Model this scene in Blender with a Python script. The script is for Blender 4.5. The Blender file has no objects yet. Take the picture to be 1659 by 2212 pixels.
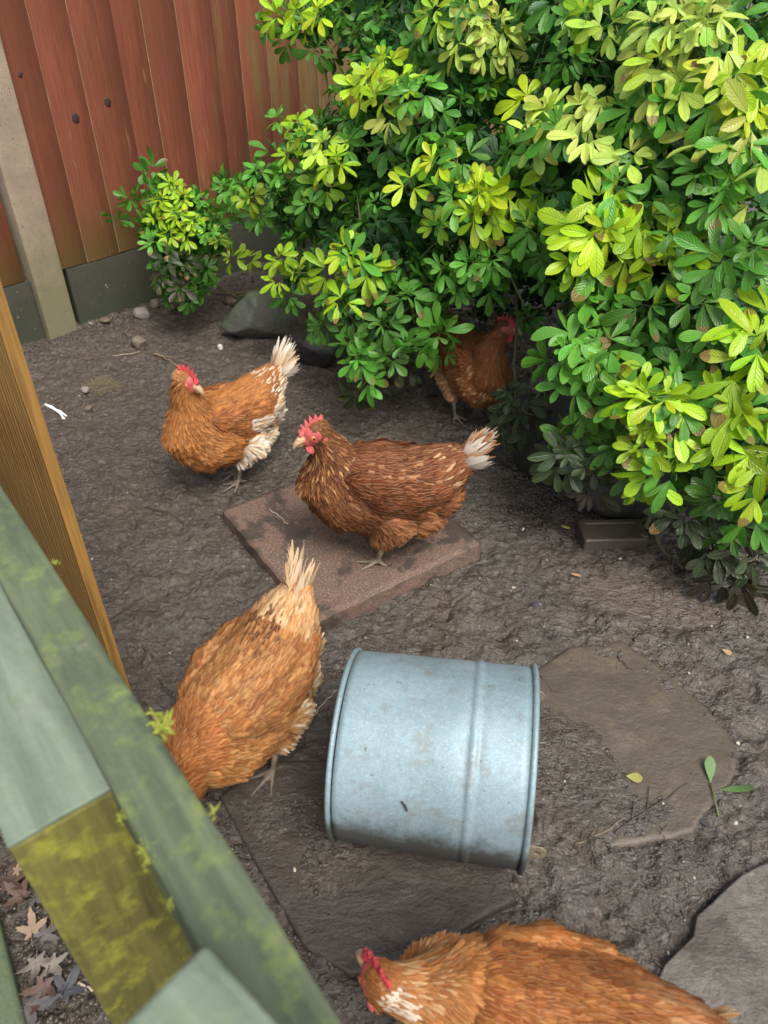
import bpy, bmesh, math, random
import numpy as np
from mathutils import Vector, Matrix

random.seed(7)
RNG = np.random.default_rng(7)
SC = bpy.context.scene
COL = SC.collection

# ------------------------------------------------------------------ camera, sky, sun, exposure
H = 1.2
PITCH = math.radians(38.3)
cam_d = bpy.data.cameras.new('camera')
cam = bpy.data.objects.new('camera', cam_d)
COL.objects.link(cam)
cam.location = (0, 0, H)
cam.rotation_euler = (math.pi / 2 - PITCH, 0, 0)
cam_d.sensor_fit = 'VERTICAL'
cam_d.sensor_height = 36.0
cam_d.lens = 27.0
cam_d.clip_start = 0.02
cam_d.clip_end = 400
cam_d.dof.use_dof = True
cam_d.dof.focus_distance = 1.75
cam_d.dof.aperture_fstop = 6.5
SC.camera = cam
SC.cycles.use_denoising = True
SC.cycles.max_bounces = 8
SC.cycles.transparent_max_bounces = 8

world = bpy.data.worlds.new('World')
SC.world = world
world.use_nodes = True
wn = world.node_tree
wn.nodes.clear()
SUN_EL, SUN_AZ = math.radians(56), math.radians(152)      # azimuth clockwise from +Y
sky = wn.nodes.new('ShaderNodeTexSky')
sky.sky_type = 'NISHITA'
sky.sun_disc = False
sky.sun_elevation = SUN_EL
sky.sun_rotation = SUN_AZ
sky.air_density = 1.0
sky.dust_density = 4.0
sky.ozone_density = 1.0
hs = wn.nodes.new('ShaderNodeHueSaturation')
hs.inputs['Saturation'].default_value = 0.45
bg = wn.nodes.new('ShaderNodeBackground')
bg.inputs['Strength'].default_value = 0.09
wo = wn.nodes.new('ShaderNodeOutputWorld')
wn.links.new(sky.outputs[0], hs.inputs['Color'])
wn.links.new(hs.outputs[0], bg.inputs['Color'])
wn.links.new(bg.outputs[0], wo.inputs['Surface'])

sun_d = bpy.data.lights.new('sun', 'SUN')
sun_d.energy = 1.5
sun_d.angle = math.radians(30)
sun_d.color = (1.0, 0.95, 0.87)
sun = bpy.data.objects.new('sun', sun_d)
COL.objects.link(sun)
sdir = Vector((math.sin(SUN_AZ) * math.cos(SUN_EL), math.cos(SUN_AZ) * math.cos(SUN_EL), math.sin(SUN_EL)))
sun.rotation_euler = sdir.to_track_quat('Z', 'Y').to_euler()
sun.location = sdir * 20

SC.view_settings.view_transform = 'Standard'
SC.view_settings.look = 'None'
SC.view_settings.exposure = 1.25
SC.view_settings.gamma = 1.0
SC.view_settings.use_curve_mapping = False

# ------------------------------------------------------------------ survey helper: photo sightings -> places in the yard
FL, CU, CV = 1659.0, 829.5, 1106.0
_R = np.array([1, 0, 0.0])
_F = np.array([0, math.cos(PITCH), -math.sin(PITCH)])
_U = np.array([0, math.sin(PITCH), math.cos(PITCH)])
_C = np.array([0, 0, H])


def ray(u, v):
    return (u - CU) / FL * _R + _F - (v - CV) / FL * _U


def gp(u, v, z=0.0):
    d = ray(u, v)
    return _C + (z - H) / d[2] * d


def at(u, v, t):
    return _C + t * ray(u, v)


def lin(r, g, b):
    f = lambda c: (c / 255 / 12.92) if c <= 10 else ((c / 255 + 0.055) / 1.055) ** 2.4
    return (f(r), f(g), f(b))


# ------------------------------------------------------------------ noise
_TAB = np.random.default_rng(3).random((256, 256))


def vn(x, y, k=0):
    x = np.asarray(x, float) + 37.7 * k + 1000
    y = np.asarray(y, float) + 91.3 * k + 1000
    xi = np.floor(x).astype(int); yi = np.floor(y).astype(int)
    fx = x - xi; fy = y - yi
    fx = fx * fx * (3 - 2 * fx); fy = fy * fy * (3 - 2 * fy)
    g = lambda a, b: _TAB[a & 255, b & 255]
    return (g(xi, yi) * (1 - fx) + g(xi + 1, yi) * fx) * (1 - fy) + (g(xi, yi + 1) * (1 - fx) + g(xi + 1, yi + 1) * fx) * fy


def fbm(x, y, f, o=4, k=0):
    s = 0.0; a = 1.0; t = 0.0
    for i in range(o):
        s = s + a * vn(x * f, y * f, k + i * 5)
        t += a; a *= 0.5; f *= 2.03
    return s / t


def sstep(a, b, x):
    t = np.clip((x - a) / (b - a), 0, 1)
    return t * t * (3 - 2 * t)


def poly_sd(px, py, poly):
    """signed distance to a polygon, negative inside"""
    n = len(poly)
    best = np.full(px.shape, 1e9)
    inside = np.zeros(px.shape, bool)
    for i in range(n):
        ax, ay = poly[i][:2]; bx, by = poly[(i + 1) % n][:2]
        ex, ey = bx - ax, by - ay
        t = np.clip(((px - ax) * ex + (py - ay) * ey) / (ex * ex + ey * ey + 1e-12), 0, 1)
        best = np.minimum(best, np.hypot(px - ax - t * ex, py - ay - t * ey))
        c = ((ay > py) != (by > py)) & (px < (bx - ax) * (py - ay) / (by - ay + 1e-12) + ax)
        inside ^= c
    return np.where(inside, -best, best)


# ------------------------------------------------------------------ mesh helpers
def np_mesh(name, V, Q, uv=None, attrs=None, smooth=True, mat=None, mat_idx=None):
    me = bpy.data.meshes.new(name)
    V = np.ascontiguousarray(V, dtype=np.float32); Q = np.ascontiguousarray(Q, dtype=np.int32)
    k = Q.shape[1]
    me.vertices.add(len(V)); me.vertices.foreach_set('co', V.ravel())
    me.loops.add(Q.size); me.loops.foreach_set('vertex_index', Q.ravel())
    me.polygons.add(len(Q)); me.polygons.foreach_set('loop_start', np.arange(0, Q.size, k, dtype=np.int32))
    me.update(calc_edges=True)
    if smooth:
        me.polygons.foreach_set('use_smooth', np.ones(len(Q), bool))
    if uv is not None:
        l = me.uv_layers.new(name='uv')
        l.data.foreach_set('uv', np.ascontiguousarray(uv[Q.ravel()], dtype=np.float32).ravel())
    for an, av in (attrs or {}).items():
        av = np.asarray(av, np.float32)
        if av.ndim == 1:
            me.attributes.new(an, 'FLOAT', 'POINT').data.foreach_set('value', av)
        else:
            rg = np.ones((len(V), 4), np.float32); rg[:, :3] = av
            me.color_attributes.new(an, 'FLOAT_COLOR', 'POINT').data.foreach_set('color', rg.ravel())
    if mat is not None:
        me.materials.append(mat)
    return me


def link(name, me, parent=None, **props):
    o = bpy.data.objects.new(name, me)
    COL.objects.link(o)
    if parent is not None:
        o.parent = parent
    for k, v in props.items():
        o[k] = v
    return o


def bm_obj(name, bm, mat, parent=None, smooth=False, **props):
    me = bpy.data.meshes.new(name)
    bm.normal_update()
    bm.to_mesh(me); bm.free()
    if mat is not None:
        me.materials.append(mat)
    if smooth:
        me.polygons.foreach_set('use_smooth', np.ones(len(me.polygons), bool))
    return link(name, me, parent, **props)


def empty(name, loc, **props):
    o = bpy.data.objects.new(name, None)
    COL.objects.link(o)
    o.location = loc
    o.empty_display_size = 0.05
    for k, v in props.items():
        o[k] = v
    return o


def add_tube(bm, pts, rad, seg=8, cap=True):
    """lofted tube along points"""
    pts = [Vector(p) for p in pts]
    if not hasattr(rad, '__len__'):
        rad = [rad] * len(pts)
    rings = []
    ref = None
    for i, p in enumerate(pts):
        t = (pts[min(i + 1, len(pts) - 1)] - pts[max(i - 1, 0)]).normalized()
        if ref is None:
            ref = t.orthogonal().normalized()
        ref = (ref - t * ref.dot(t)).normalized()
        b = t.cross(ref)
        rings.append([bm.verts.new(p + float(rad[i]) * (math.cos(a) * ref + math.sin(a) * b)) for a in [2 * math.pi * k / seg for k in range(seg)]])
    for i in range(len(rings) - 1):
        for k in range(seg):
            bm.faces.new((rings[i][k], rings[i][(k + 1) % seg], rings[i + 1][(k + 1) % seg], rings[i + 1][k]))
    if cap:
        bm.faces.new(rings[0][::-1]); bm.faces.new(rings[-1])
    return rings


def add_ellipsoid(bm, c, r, M=None, sub=2):
    mt = Matrix.Translation(c) @ ((M.to_4x4() if M is not None else Matrix.Identity(4))) @ Matrix.Diagonal((r[0], r[1], r[2], 1))
    bmesh.ops.create_icosphere(bm, subdivisions=sub, radius=1.0, matrix=mt)


def box_bm(sx, sy, sz, bevel=0.0, seg=2):
    bm = bmesh.new()
    bmesh.ops.create_cube(bm, size=1.0, matrix=Matrix.Diagonal((sx, sy, sz, 1)))
    if bevel:
        bmesh.ops.bevel(bm, geom=bm.edges[:], offset=bevel, segments=seg, profile=0.7, affect='EDGES')
    return bm


# ------------------------------------------------------------------ material helper
class Mat:
    def __init__(s, name):
        s.m = bpy.data.materials.new(name)
        s.m.use_nodes = True
        s.nt = s.m.node_tree
        s.nt.nodes.clear()
        s.out = s.nt.nodes.new('ShaderNodeOutputMaterial')

    def n(s, typ, ins=None, out=0, **kw):
        nd = s.nt.nodes.new('ShaderNode' + typ)
        for k, v in kw.items():
            setattr(nd, k, v)
        for k, v in (ins or {}).items():
            sk = nd.inputs[k]
            if isinstance(v, bpy.types.NodeSocket):
                s.nt.links.new(v, sk)
            elif isinstance(v, bpy.types.Node):
                s.nt.links.new(v.outputs[0], sk)
            else:
                if sk.type == 'RGBA' and len(v) == 3:
                    v = (*v, 1)
                sk.default_value = v
        return nd.outputs[out]

    def obj(s, scale=(1, 1, 1), rnd=False):
        c = s.n('TexCoord', out=3)
        if rnd:
            r = s.n('ObjectInfo', out=5)
            c = s.n('VectorMath', {0: c, 1: s.n('VectorMath', {0: (17.0, 31.0, 13.0), 'Scale': r}, operation='SCALE')}, operation='ADD')
        return s.n('Mapping', {'Vector': c, 'Scale': scale})

    def noise(s, vec, scale, detail=4, rough=0.55, dist=0.0):
        return s.n('TexNoise', {'Vector': vec, 'Scale': scale, 'Detail': detail, 'Roughness': rough, 'Distortion': dist})

    def ramp(s, fac, *stops):
        nd = s.nt.nodes.new('ShaderNodeValToRGB')
        s.nt.links.new(fac, nd.inputs[0])
        e = nd.color_ramp.elements
        while len(e) < len(stops):
            e.new(0.5)
        for el, (p, c) in zip(e, stops):
            el.position = p
            el.color = (c, c, c, 1) if not hasattr(c, '__len__') else (*c, 1)
        return nd.outputs[0]

    def mix(s, fac, a, b, blend='MIX'):
        nd = s.nt.nodes.new('ShaderNodeMix')
        nd.data_type = 'RGBA'; nd.blend_type = blend
        for sk, v in ((nd.inputs[0], fac), (nd.inputs[6], a), (nd.inputs[7], b)):
            if isinstance(v, bpy.types.NodeSocket):
                s.nt.links.new(v, sk)
            elif hasattr(v, '__len__'):
                sk.default_value = (*v, 1)
            else:
                sk.default_value = v
        return nd.outputs[2]

    def math(s, op, a, b=0.0):
        return s.n('Math', {0: a, 1: b}, operation=op)

    def bump(s, h, strength=0.5, dist=0.01, normal=None):
        d = {'Height': h, 'Strength': strength, 'Distance': dist}
        if normal is not None:
            d['Normal'] = normal
        return s.n('Bump', d)

    def bsdf(s, **ins):
        names = {'color': 'Base Color', 'rough': 'Roughness', 'metal': 'Metallic', 'normal': 'Normal', 'spec': 'Specular IOR Level', 'sheen': 'Sheen Weight', 'coat': 'Coat Weight', 'coat_rough': 'Coat Roughness', 'sss': 'Subsurface Weight'}
        return s.n('BsdfPrincipled', {names[k]: v for k, v in ins.items()})

    def done(s, sh):
        s.nt.links.new(sh, s.out.inputs[0])
        return s.m


def simple(name, color, rough=0.6, var=0.25, scale=40, bump=0.3, metal=0.0, spec=0.5):
    m = Mat(name)
    v = m.obj()
    nz = m.noise(v, scale, 5)
    c = m.mix(nz, [x * (1 - var) for x in color], [min(1, x * (1 + var)) for x in color])
    return m.done(m.bsdf(color=c, rough=rough, metal=metal, spec=spec, normal=m.bump(nz, bump, 0.003)))


# ------------------------------------------------------------------ flagstones in the ground (outlines surveyed from the photo)
def outline(pts, z=0.0):
    return [tuple(gp(u, v, z)[:2]) for u, v in pts]


STONE_GREY = outline([(1700, 1850), (1640, 1872), (1600, 1893), (1560, 1930), (1530, 1960), (1500, 1985), (1492, 2030), (1430, 2092), (1405, 2140), (1330, 2212), (1290, 2330), (1500, 2420), (1900, 2330), (1900, 1950)])
STONE_BROWN = outline([(1120, 1470), (1230, 1395), (1345, 1383), (1420, 1437), (1530, 1530), (1602, 1612), (1585, 1680), (1500, 1800), (1300, 1840), (1150, 1760), (1100, 1600)])
STONE_DARK = outline([(470, 1720), (560, 1650), (660, 1640), (900, 1640), (1080, 1800), (1115, 1945), (1000, 2010), (900, 2075), (760, 2110), (660, 2050), (560, 1880)])
SLAB_Z = 0.035
_L, _B, _Rr = gp(472, 1103, SLAB_Z)[:2], gp(690, 1340, SLAB_Z)[:2], gp(1048, 1168, SLAB_Z)[:2]
SLAB_C = (_L + _Rr) / 2
SLAB_E = _Rr - _B
SLAB_ANG = math.atan2(SLAB_E[1], SLAB_E[0])
SLAB_W = float(np.linalg.norm(_Rr - _B)); SLAB_D = float(np.linalg.norm(_L - _B))
STONES = [STONE_GREY, STONE_BROWN, STONE_DARK]


def ground_h(x, y):
    base = 0.016 * (fbm(x, y, 2.2, 3, 1) - 0.5)
    lump = 0.022 * (np.abs(fbm(x, y, 11, 3, 7) - 0.5) * 2 - 0.25)
    clod = 0.017 * (fbm(x, y, 34, 3, 20) - 0.5)
    wet = wetness(x, y)
    h = base + (lump + clod) * (0.75 + 0.35 * wet)
    fr = 1 - np.abs(fbm(x * 0.8 + y * 0.6, (y * 0.8 - x * 0.6) * 1.5, 52, 3, 140) * 2 - 1)
    h = h - 0.0055 * np.clip(fr - 0.72, 0, 1) * 3.2 + 0.003 * (fbm(x, y, 75, 2, 160) - 0.5)
    ridg = 1 - np.abs(fbm(x, y, 24, 3, 40) * 2 - 1)
    h = h + 0.018 * wet * (ridg - 0.75)
    pud = puddle(x, y)
    h = h * (1 - 0.75 * pud) - 0.006 * pud
    for k, st in enumerate(STONES):
        sd = poly_sd(x, y, st)
        nz = fbm(x, y, 9, 4, 60 + k)
        if k == 0:
            h = np.where(sd < -0.008, -0.05, h - 0.004 * np.exp(-np.abs(sd) / 0.02))
        else:
            cover = (0.022, 0.024)[k - 1] * (nz - (0.57, 0.57)[k - 1]) + 0.0028 * (fbm(x, y, 90, 2, 77) - 0.5)
            if k == 1:
                e0, e1 = gp(1345, 1383), gp(1602, 1612)
                ed = (e1 - e0)[:2] / np.linalg.norm((e1 - e0)[:2])
                away = np.abs((x - e0[0]) * ed[1] - (y - e0[1]) * ed[0])
                h = h + 0.016 * np.exp(-np.abs(sd) / 0.035) * sstep(0.30, 0.38, away)
                cover = cover + 0.022 * np.exp(-np.abs(sd) / 0.05) * sstep(0.30, 0.38, away) + 0.013 * sstep(0.17, 0.32, away + 0.16 * (fbm(x, y, 5, 3, 44) - 0.5))
            f = sstep(0.02, -0.05, sd)
            h = h * (1 - f) + f * cover
            h = h - 0.008 * np.exp(-np.abs(sd) / 0.012) * (nz > 0.45)
    dx, dy = x - SLAB_C[0], y - SLAB_C[1]
    ca, sa = math.cos(SLAB_ANG), math.sin(SLAB_ANG)
    lx, ly = np.abs(dx * ca + dy * sa) - SLAB_W / 2, np.abs(-dx * sa + dy * ca) - SLAB_D / 2
    sd = np.maximum(lx, ly)
    h = h - 0.004 * np.exp(-np.maximum(sd, 0) / 0.02) + 0.003 * np.exp(-np.maximum(sd, 0) / 0.03) * (fbm(x, y, 8, 3, 90) - 0.35)
    h = np.where(sd < -0.01, -0.02, h)
    return h


def puddle(x, y):
    c = gp(1440, 1285)
    d = ((x - c[0]) / 0.19) ** 2 + ((y - c[1]) / 0.085) ** 2
    return sstep(1.25, 0.5, d + 1.1 * (fbm(x, y, 9, 3, 33) - 0.5))


def wetness(x, y):
    w = sstep(0.42, 0.62, fbm(x, y, 3.0, 3, 11))
    c = gp(1500, 1400); d = np.hypot(x - c[0], y - c[1])
    w = np.maximum(w * 0.7, 1.0 * np.exp(-(d / 0.42) ** 2))
    c = gp(1230, 1900); d = np.hypot(x - c[0], y - c[1])
    w = np.maximum(w, np.exp(-(d / 0.2) ** 2))
    c = gp(300, 1000); d = np.hypot(x - c[0], y - c[1])
    return w * (1 - 0.7 * np.exp(-(d / 0.7) ** 2))


def grid_axis(lo, hi, step, far=70.0):
    mid = np.arange(lo, hi + step / 2, step)
    a = [hi]; s = step
    while a[-1] < far:
        s *= 1.5; a.append(a[-1] + s)
    b = [lo]; s = step
    while b[-1] > -far:
        s *= 1.5; b.append(b[-1] - s)
    return np.concatenate([np.array(b[1:])[::-1], mid, np.array(a[1:])])


def build_ground():
    xs = grid_axis(-1.45, 1.30, 0.0048); ys = grid_axis(0.05, 2.95, 0.0048)
    X, Y = np.meshgrid(xs, ys)
    x, y = X.ravel(), Y.ravel()
    z = ground_h(x, y)
    # the bed on the near side of the picket fence is loose soil
    V = np.stack([x, y, z], 1)
    nx, ny = len(xs), len(ys)
    i = np.arange(nx * ny).reshape(ny, nx)
    Q = np.stack([i[:-1, :-1].ravel(), i[:-1, 1:].ravel(), i[1:, 1:].ravel(), i[1:, :-1].ravel()], 1)
    wet = np.clip(wetness(x, y) + puddle(x, y), 0, 1)
    m = Mat('wet_mud')
    v = m.obj()
    w = m.n('Attribute', attribute_name='wet', out=2)
    pd = m.n('Attribute', attribute_name='puddle', out=2)
    big = m.noise(v, 2.4, 4)
    med = m.noise(v, 26, 6, 0.65, 0.6)
    fin = m.noise(v, 110, 3, 0.6)
    col = m.mix(m.ramp(big, (0.35, 0.0), (0.65, 1.0)), (0.060, 0.051, 0.043), (0.084, 0.065, 0.048))
    col = m.mix(m.math('MULTIPLY', m.ramp(med, (0.36, 1.0), (0.50, 0.0)), 0.55), col, (0.045, 0.037, 0.031))
    dab = m.noise(m.n('Mapping', {'Vector': v, 'Rotation': (0, 0, 0.6), 'Scale': (1, 1.6, 1)}), 58, 4, 0.6, 0.5)
    col = m.mix(m.math('MULTIPLY', m.ramp(dab, (0.33, 1.0), (0.46, 0.0)), 0.75), col, (0.028, 0.023, 0.019))
    col = m.mix(m.math('MULTIPLY', m.ramp(fin, (0.52, 0.0), (0.72, 1.0)), 0.6), col, (0.175, 0.148, 0.122))
    col = m.mix(m.math('MULTIPLY', w, 0.4), col, (0.060, 0.044, 0.032))
    col = m.mix(m.math('MULTIPLY', pd, 0.6), col, (0.095, 0.066, 0.044))
    rg = m.math('ADD', m.math('MULTIPLY', m.noise(v, 22, 4), 0.55), 0.14)
    rg = m.math('SUBTRACT', rg, m.math('MULTIPLY', w, 0.20))
    rg = m.math('MAXIMUM', m.math('SUBTRACT', rg, m.math('MULTIPLY', pd, 0.2)), 0.12)
    flake = m.math('ADD', m.math('MULTIPLY', med, 1.2), m.math('MULTIPLY', dab, 0.8))
    b1 = m.bump(flake, 0.9, 0.012)
    b2 = m.bump(fin, 0.4, 0.003, b1)
    sh = m.bsdf(color=col, rough=rg, normal=b2, spec=0.5)
    pn = sh.node
    film = m.math('MULTIPLY', m.ramp(m.noise(v, 13, 5, 0.6), (0.36, 0.0), (0.56, 1.0)), m.math('ADD', m.math('MULTIPLY', w, 0.65), 0.35))
    film = m.math('MINIMUM', m.math('ADD', film, m.math('MULTIPLY', pd, 0.6)), 1.0)
    m.nt.links.new(film, pn.inputs['Coat Weight'])
    pn.inputs['Coat Roughness'].default_value = 0.09
    pn.inputs['Coat IOR'].default_value = 1.75
    m.nt.links.new(m.bump(m.math('ADD', med, m.math('MULTIPLY', dab, 1.3)), 1.0, 0.020), pn.inputs['Coat Normal'])
    mt = m.done(sh)
    me = np_mesh('ground', V, Q, attrs={'wet': wet, 'puddle': puddle(x, y)}, mat=mt)
    return link('ground', me, kind='structure')


GROUND = build_ground()


def flag_material(name, c1, c2, mud, mudf, rough, riven, wet=0.3):
    m = Mat(name)
    v = m.obj()
    a = m.noise(v, 7, 6, 0.6)
    f = m.noise(v, 130, 5, 0.7)
    s = m.noise(m.n('Mapping', {'Vector': v, 'Rotation': (0, 0, 0.5), 'Scale': (1, 1.6, 1)}), 16, 7, 0.72, 0.2)
    c = m.mix(a, c1, c2)
    c = m.mix(m.math('MULTIPLY', m.ramp(f, (0.42, 0.0), (0.7, 1.0)), 0.5), c, [min(1, x * 1.6) for x in c2])
    c = m.mix(m.ramp(f, (0.28, 1.0), (0.42, 0.0)), c, [x * 0.45 for x in c1])
    c = m.mix(m.ramp(m.noise(v, 11, 6, 0.7), (mudf - 0.1, 0.0), (mudf + 0.08, 1.0)), c, mud)
    r = m.math('ADD', m.math('MULTIPLY', a, 0.3), rough)
    n1 = m.bump(s, riven, 0.012)
    sh = m.bsdf(color=c, rough=r, normal=m.bump(f, 0.5, 0.004, n1), coat=m.math('MULTIPLY', m.ramp(a, (0.35, 0.0), (0.6, 1.0)), wet), coat_rough=0.08)
    m.nt.links.new(m.bump(s, riven * 0.9, 0.016), sh.node.inputs['Coat Normal'])
    sh.node.inputs['Coat IOR'].default_value = 1.45
    return m.done(sh)


def flagstone(poly, ztop, mat, label, relief, seed):
    P = np.array(poly)
    c = P.mean(0)
    B = []
    n = len(P)
    for i in range(n):
        a, b = P[i], P[(i + 1) % n]
        k = max(2, int(np.linalg.norm(b - a) / 0.012))
        for j in range(k):
            B.append(a + (b - a) * j / k)
    B = np.array(B)
    nb = len(B)
    wob = 1 + 0.016 * (fbm(B[:, 0], B[:, 1], 22, 3, seed) - 0.5) * 2
    B = c + (B - c) * wob[:, None]
    s = np.concatenate([np.linspace(0.02, 0.965, 34), [0.985, 0.996, 1.0]])
    V = []
    for q in s:
        p = c + (B - c) * q
        z = ztop + relief * (fbm(p[:, 0], p[:, 1], 6, 4, seed) - 0.5) + relief * 0.35 * (fbm(p[:, 0], p[:, 1], 40, 3, seed + 9) - 0.5)
        d = 0.0 if q < 0.975 else (0.002 if q < 0.99 else (0.006 if q < 0.999 else 0.016))
        V.append(np.column_stack([p, z - d]))
    V.append(np.column_stack([B, np.full(nb, ztop - 0.06)]))
    V = np.vstack(V)
    r = len(s) + 1
    Q = []
    for i in range(r - 1):
        for j in range(nb):
            Q.append((i * nb + j, i * nb + (j + 1) % nb, (i + 1) * nb + (j + 1) % nb, (i + 1) * nb + j))
    me = np_mesh('flagstone', V, np.array(Q)[:, ::-1], mat=mat)
    bm = bmesh.new(); bm.from_mesh(me)
    bmesh.ops.recalc_face_normals(bm, faces=bm.faces[:])
    bm.verts.ensure_lookup_table()
    bm.faces.new([bm.verts[j] for j in range(nb)])
    bmesh.ops.recalc_face_normals(bm, faces=bm.faces[:])
    bm.to_mesh(me); bm.free()
    return link('flagstone', me, GROUND, kind='structure')


flagstone(STONE_GREY, 0.014, flag_material('grey_flagstone', (0.080, 0.071, 0.060), (0.125, 0.112, 0.093), (0.06, 0.05, 0.04), 0.55, 0.34, 0.6), '', 0.012, 101)
flagstone(STONE_BROWN, 0.0015, flag_material('brown_flagstone', (0.100, 0.078, 0.054), (0.132, 0.102, 0.070), (0.080, 0.063, 0.047), 0.43, 0.34, 0.45, 0.3), '', 0.008, 131)
flagstone(STONE_DARK, 0.003, flag_material('dark_flagstone', (0.036, 0.029, 0.023), (0.070, 0.055, 0.041), (0.05, 0.039, 0.030), 0.5, 0.22, 0.9, 0.5), '', 0.010, 151)

# concrete edging at the near side of the picket fence
def ground_z(x, y):
    return float(ground_h(np.array([x], float), np.array([y], float))[0])


# ------------------------------------------------------------------ red board fence with concrete posts and gravel boards
FA = gp(306 / 1.8083, 1285 / 1.8083)
FD = np.array([math.cos(math.radians(46.8)), math.sin(math.radians(46.8)), 0.0])
FN = np.array([FD[1], -FD[0], 0.0])                       # towards the yard


def fence_pt(s, n, z):
    return FA + FD * s + FN * n + np.array([0, 0, z])


def wood_red():
    m = Mat('red_stained_board')
    v = m.obj(rnd=True)
    g = m.noise(m.n('Mapping', {'Vector': v, 'Scale': (26, 26, 1.5)}), 4.0, 6, 0.6, 0.4)
    f = m.noise(m.n('Mapping', {'Vector': v, 'Scale': (120, 120, 3)}), 3.0, 4, 0.6)
    big = m.noise(v, 3.2, 4)
    rnd = m.n('ObjectInfo', out=5)
    c = m.mix(m.ramp(g, (0.3, 0.0), (0.7, 1.0)), (0.170, 0.050, 0.029), (0.280, 0.085, 0.049))
    c = m.mix(m.ramp(big, (0.35, 0.0), (0.7, 0.55)), c, (0.15, 0.058, 0.030))
    c = m.mix(m.math('MULTIPLY', rnd, 0.5), c, (0.085, 0.030, 0.018))
    # worn streaks of bare pale wood, growing towards the shrub end
    s = m.noise(m.n('Mapping', {'Vector': v, 'Scale': (60, 60, 4)}), 1.0, 5, 0.7)
    c = m.mix(m.ramp(s, (0.63, 0.0), (0.71, 0.7)), c, (0.34, 0.21, 0.10))
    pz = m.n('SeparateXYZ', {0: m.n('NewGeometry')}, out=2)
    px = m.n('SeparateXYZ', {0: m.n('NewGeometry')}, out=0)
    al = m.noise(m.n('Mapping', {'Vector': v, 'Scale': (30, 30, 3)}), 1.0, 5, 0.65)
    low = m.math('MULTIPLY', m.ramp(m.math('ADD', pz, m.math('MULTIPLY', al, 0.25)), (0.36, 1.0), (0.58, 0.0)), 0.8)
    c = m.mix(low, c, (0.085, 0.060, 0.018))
    far = m.ramp(m.math('ADD', m.math('ADD', px, 1.0), m.math('MULTIPLY', m.math('SUBTRACT', al, 0.5), 1.6)), (0.46, 0.0), (0.78, 0.85))
    c = m.mix(far, c, (0.155, 0.125, 0.045))
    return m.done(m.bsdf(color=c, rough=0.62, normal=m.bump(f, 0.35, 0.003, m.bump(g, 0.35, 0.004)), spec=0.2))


def edge_wood():
    m = Mat('weathered_board_edge')
    v = m.obj(rnd=True)
    g = m.noise(m.n('Mapping', {'Vector': v, 'Scale': (20, 20, 6)}), 3.0, 5, 0.65)
    c = m.mix(m.ramp(g, (0.3, 0.0), (0.65, 1.0)), (0.15, 0.075, 0.04), (0.30, 0.25, 0.12))
    return m.done(m.bsdf(color=c, rough=0.75))


def concrete(name, c1, c2, green, gz):
    m = Mat(name)
    v = m.obj()
    a = m.noise(v, 9, 6, 0.65)
    f = m.noise(v, 190, 4, 0.7)
    c = m.mix(m.ramp(a, (0.3, 0.0), (0.7, 1.0)), c1, c2)
    pz = m.n('SeparateXYZ', {0: m.n('NewGeometry')}, out=2)
    gm = m.math('MULTIPLY', m.ramp(m.math('ADD', pz, m.math('MULTIPLY', m.noise(v, 14, 6, 0.7), 0.5)), (gz, 1.0), (gz + 0.28, 0.0)), 0.85)
    c = m.mix(gm, c, green)
    c = m.mix(m.ramp(f, (0.30, 1.0), (0.42, 0.0)), c, [x * 0.4 for x in c1])
    c = m.mix(m.ramp(m.noise(v, 60, 3), (0.70, 0.0), (0.76, 0.7)), c, (0.42, 0.38, 0.31))
    return m.done(m.bsdf(color=c, rough=0.8, normal=m.bump(f, 0.5, 0.003)))


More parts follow.
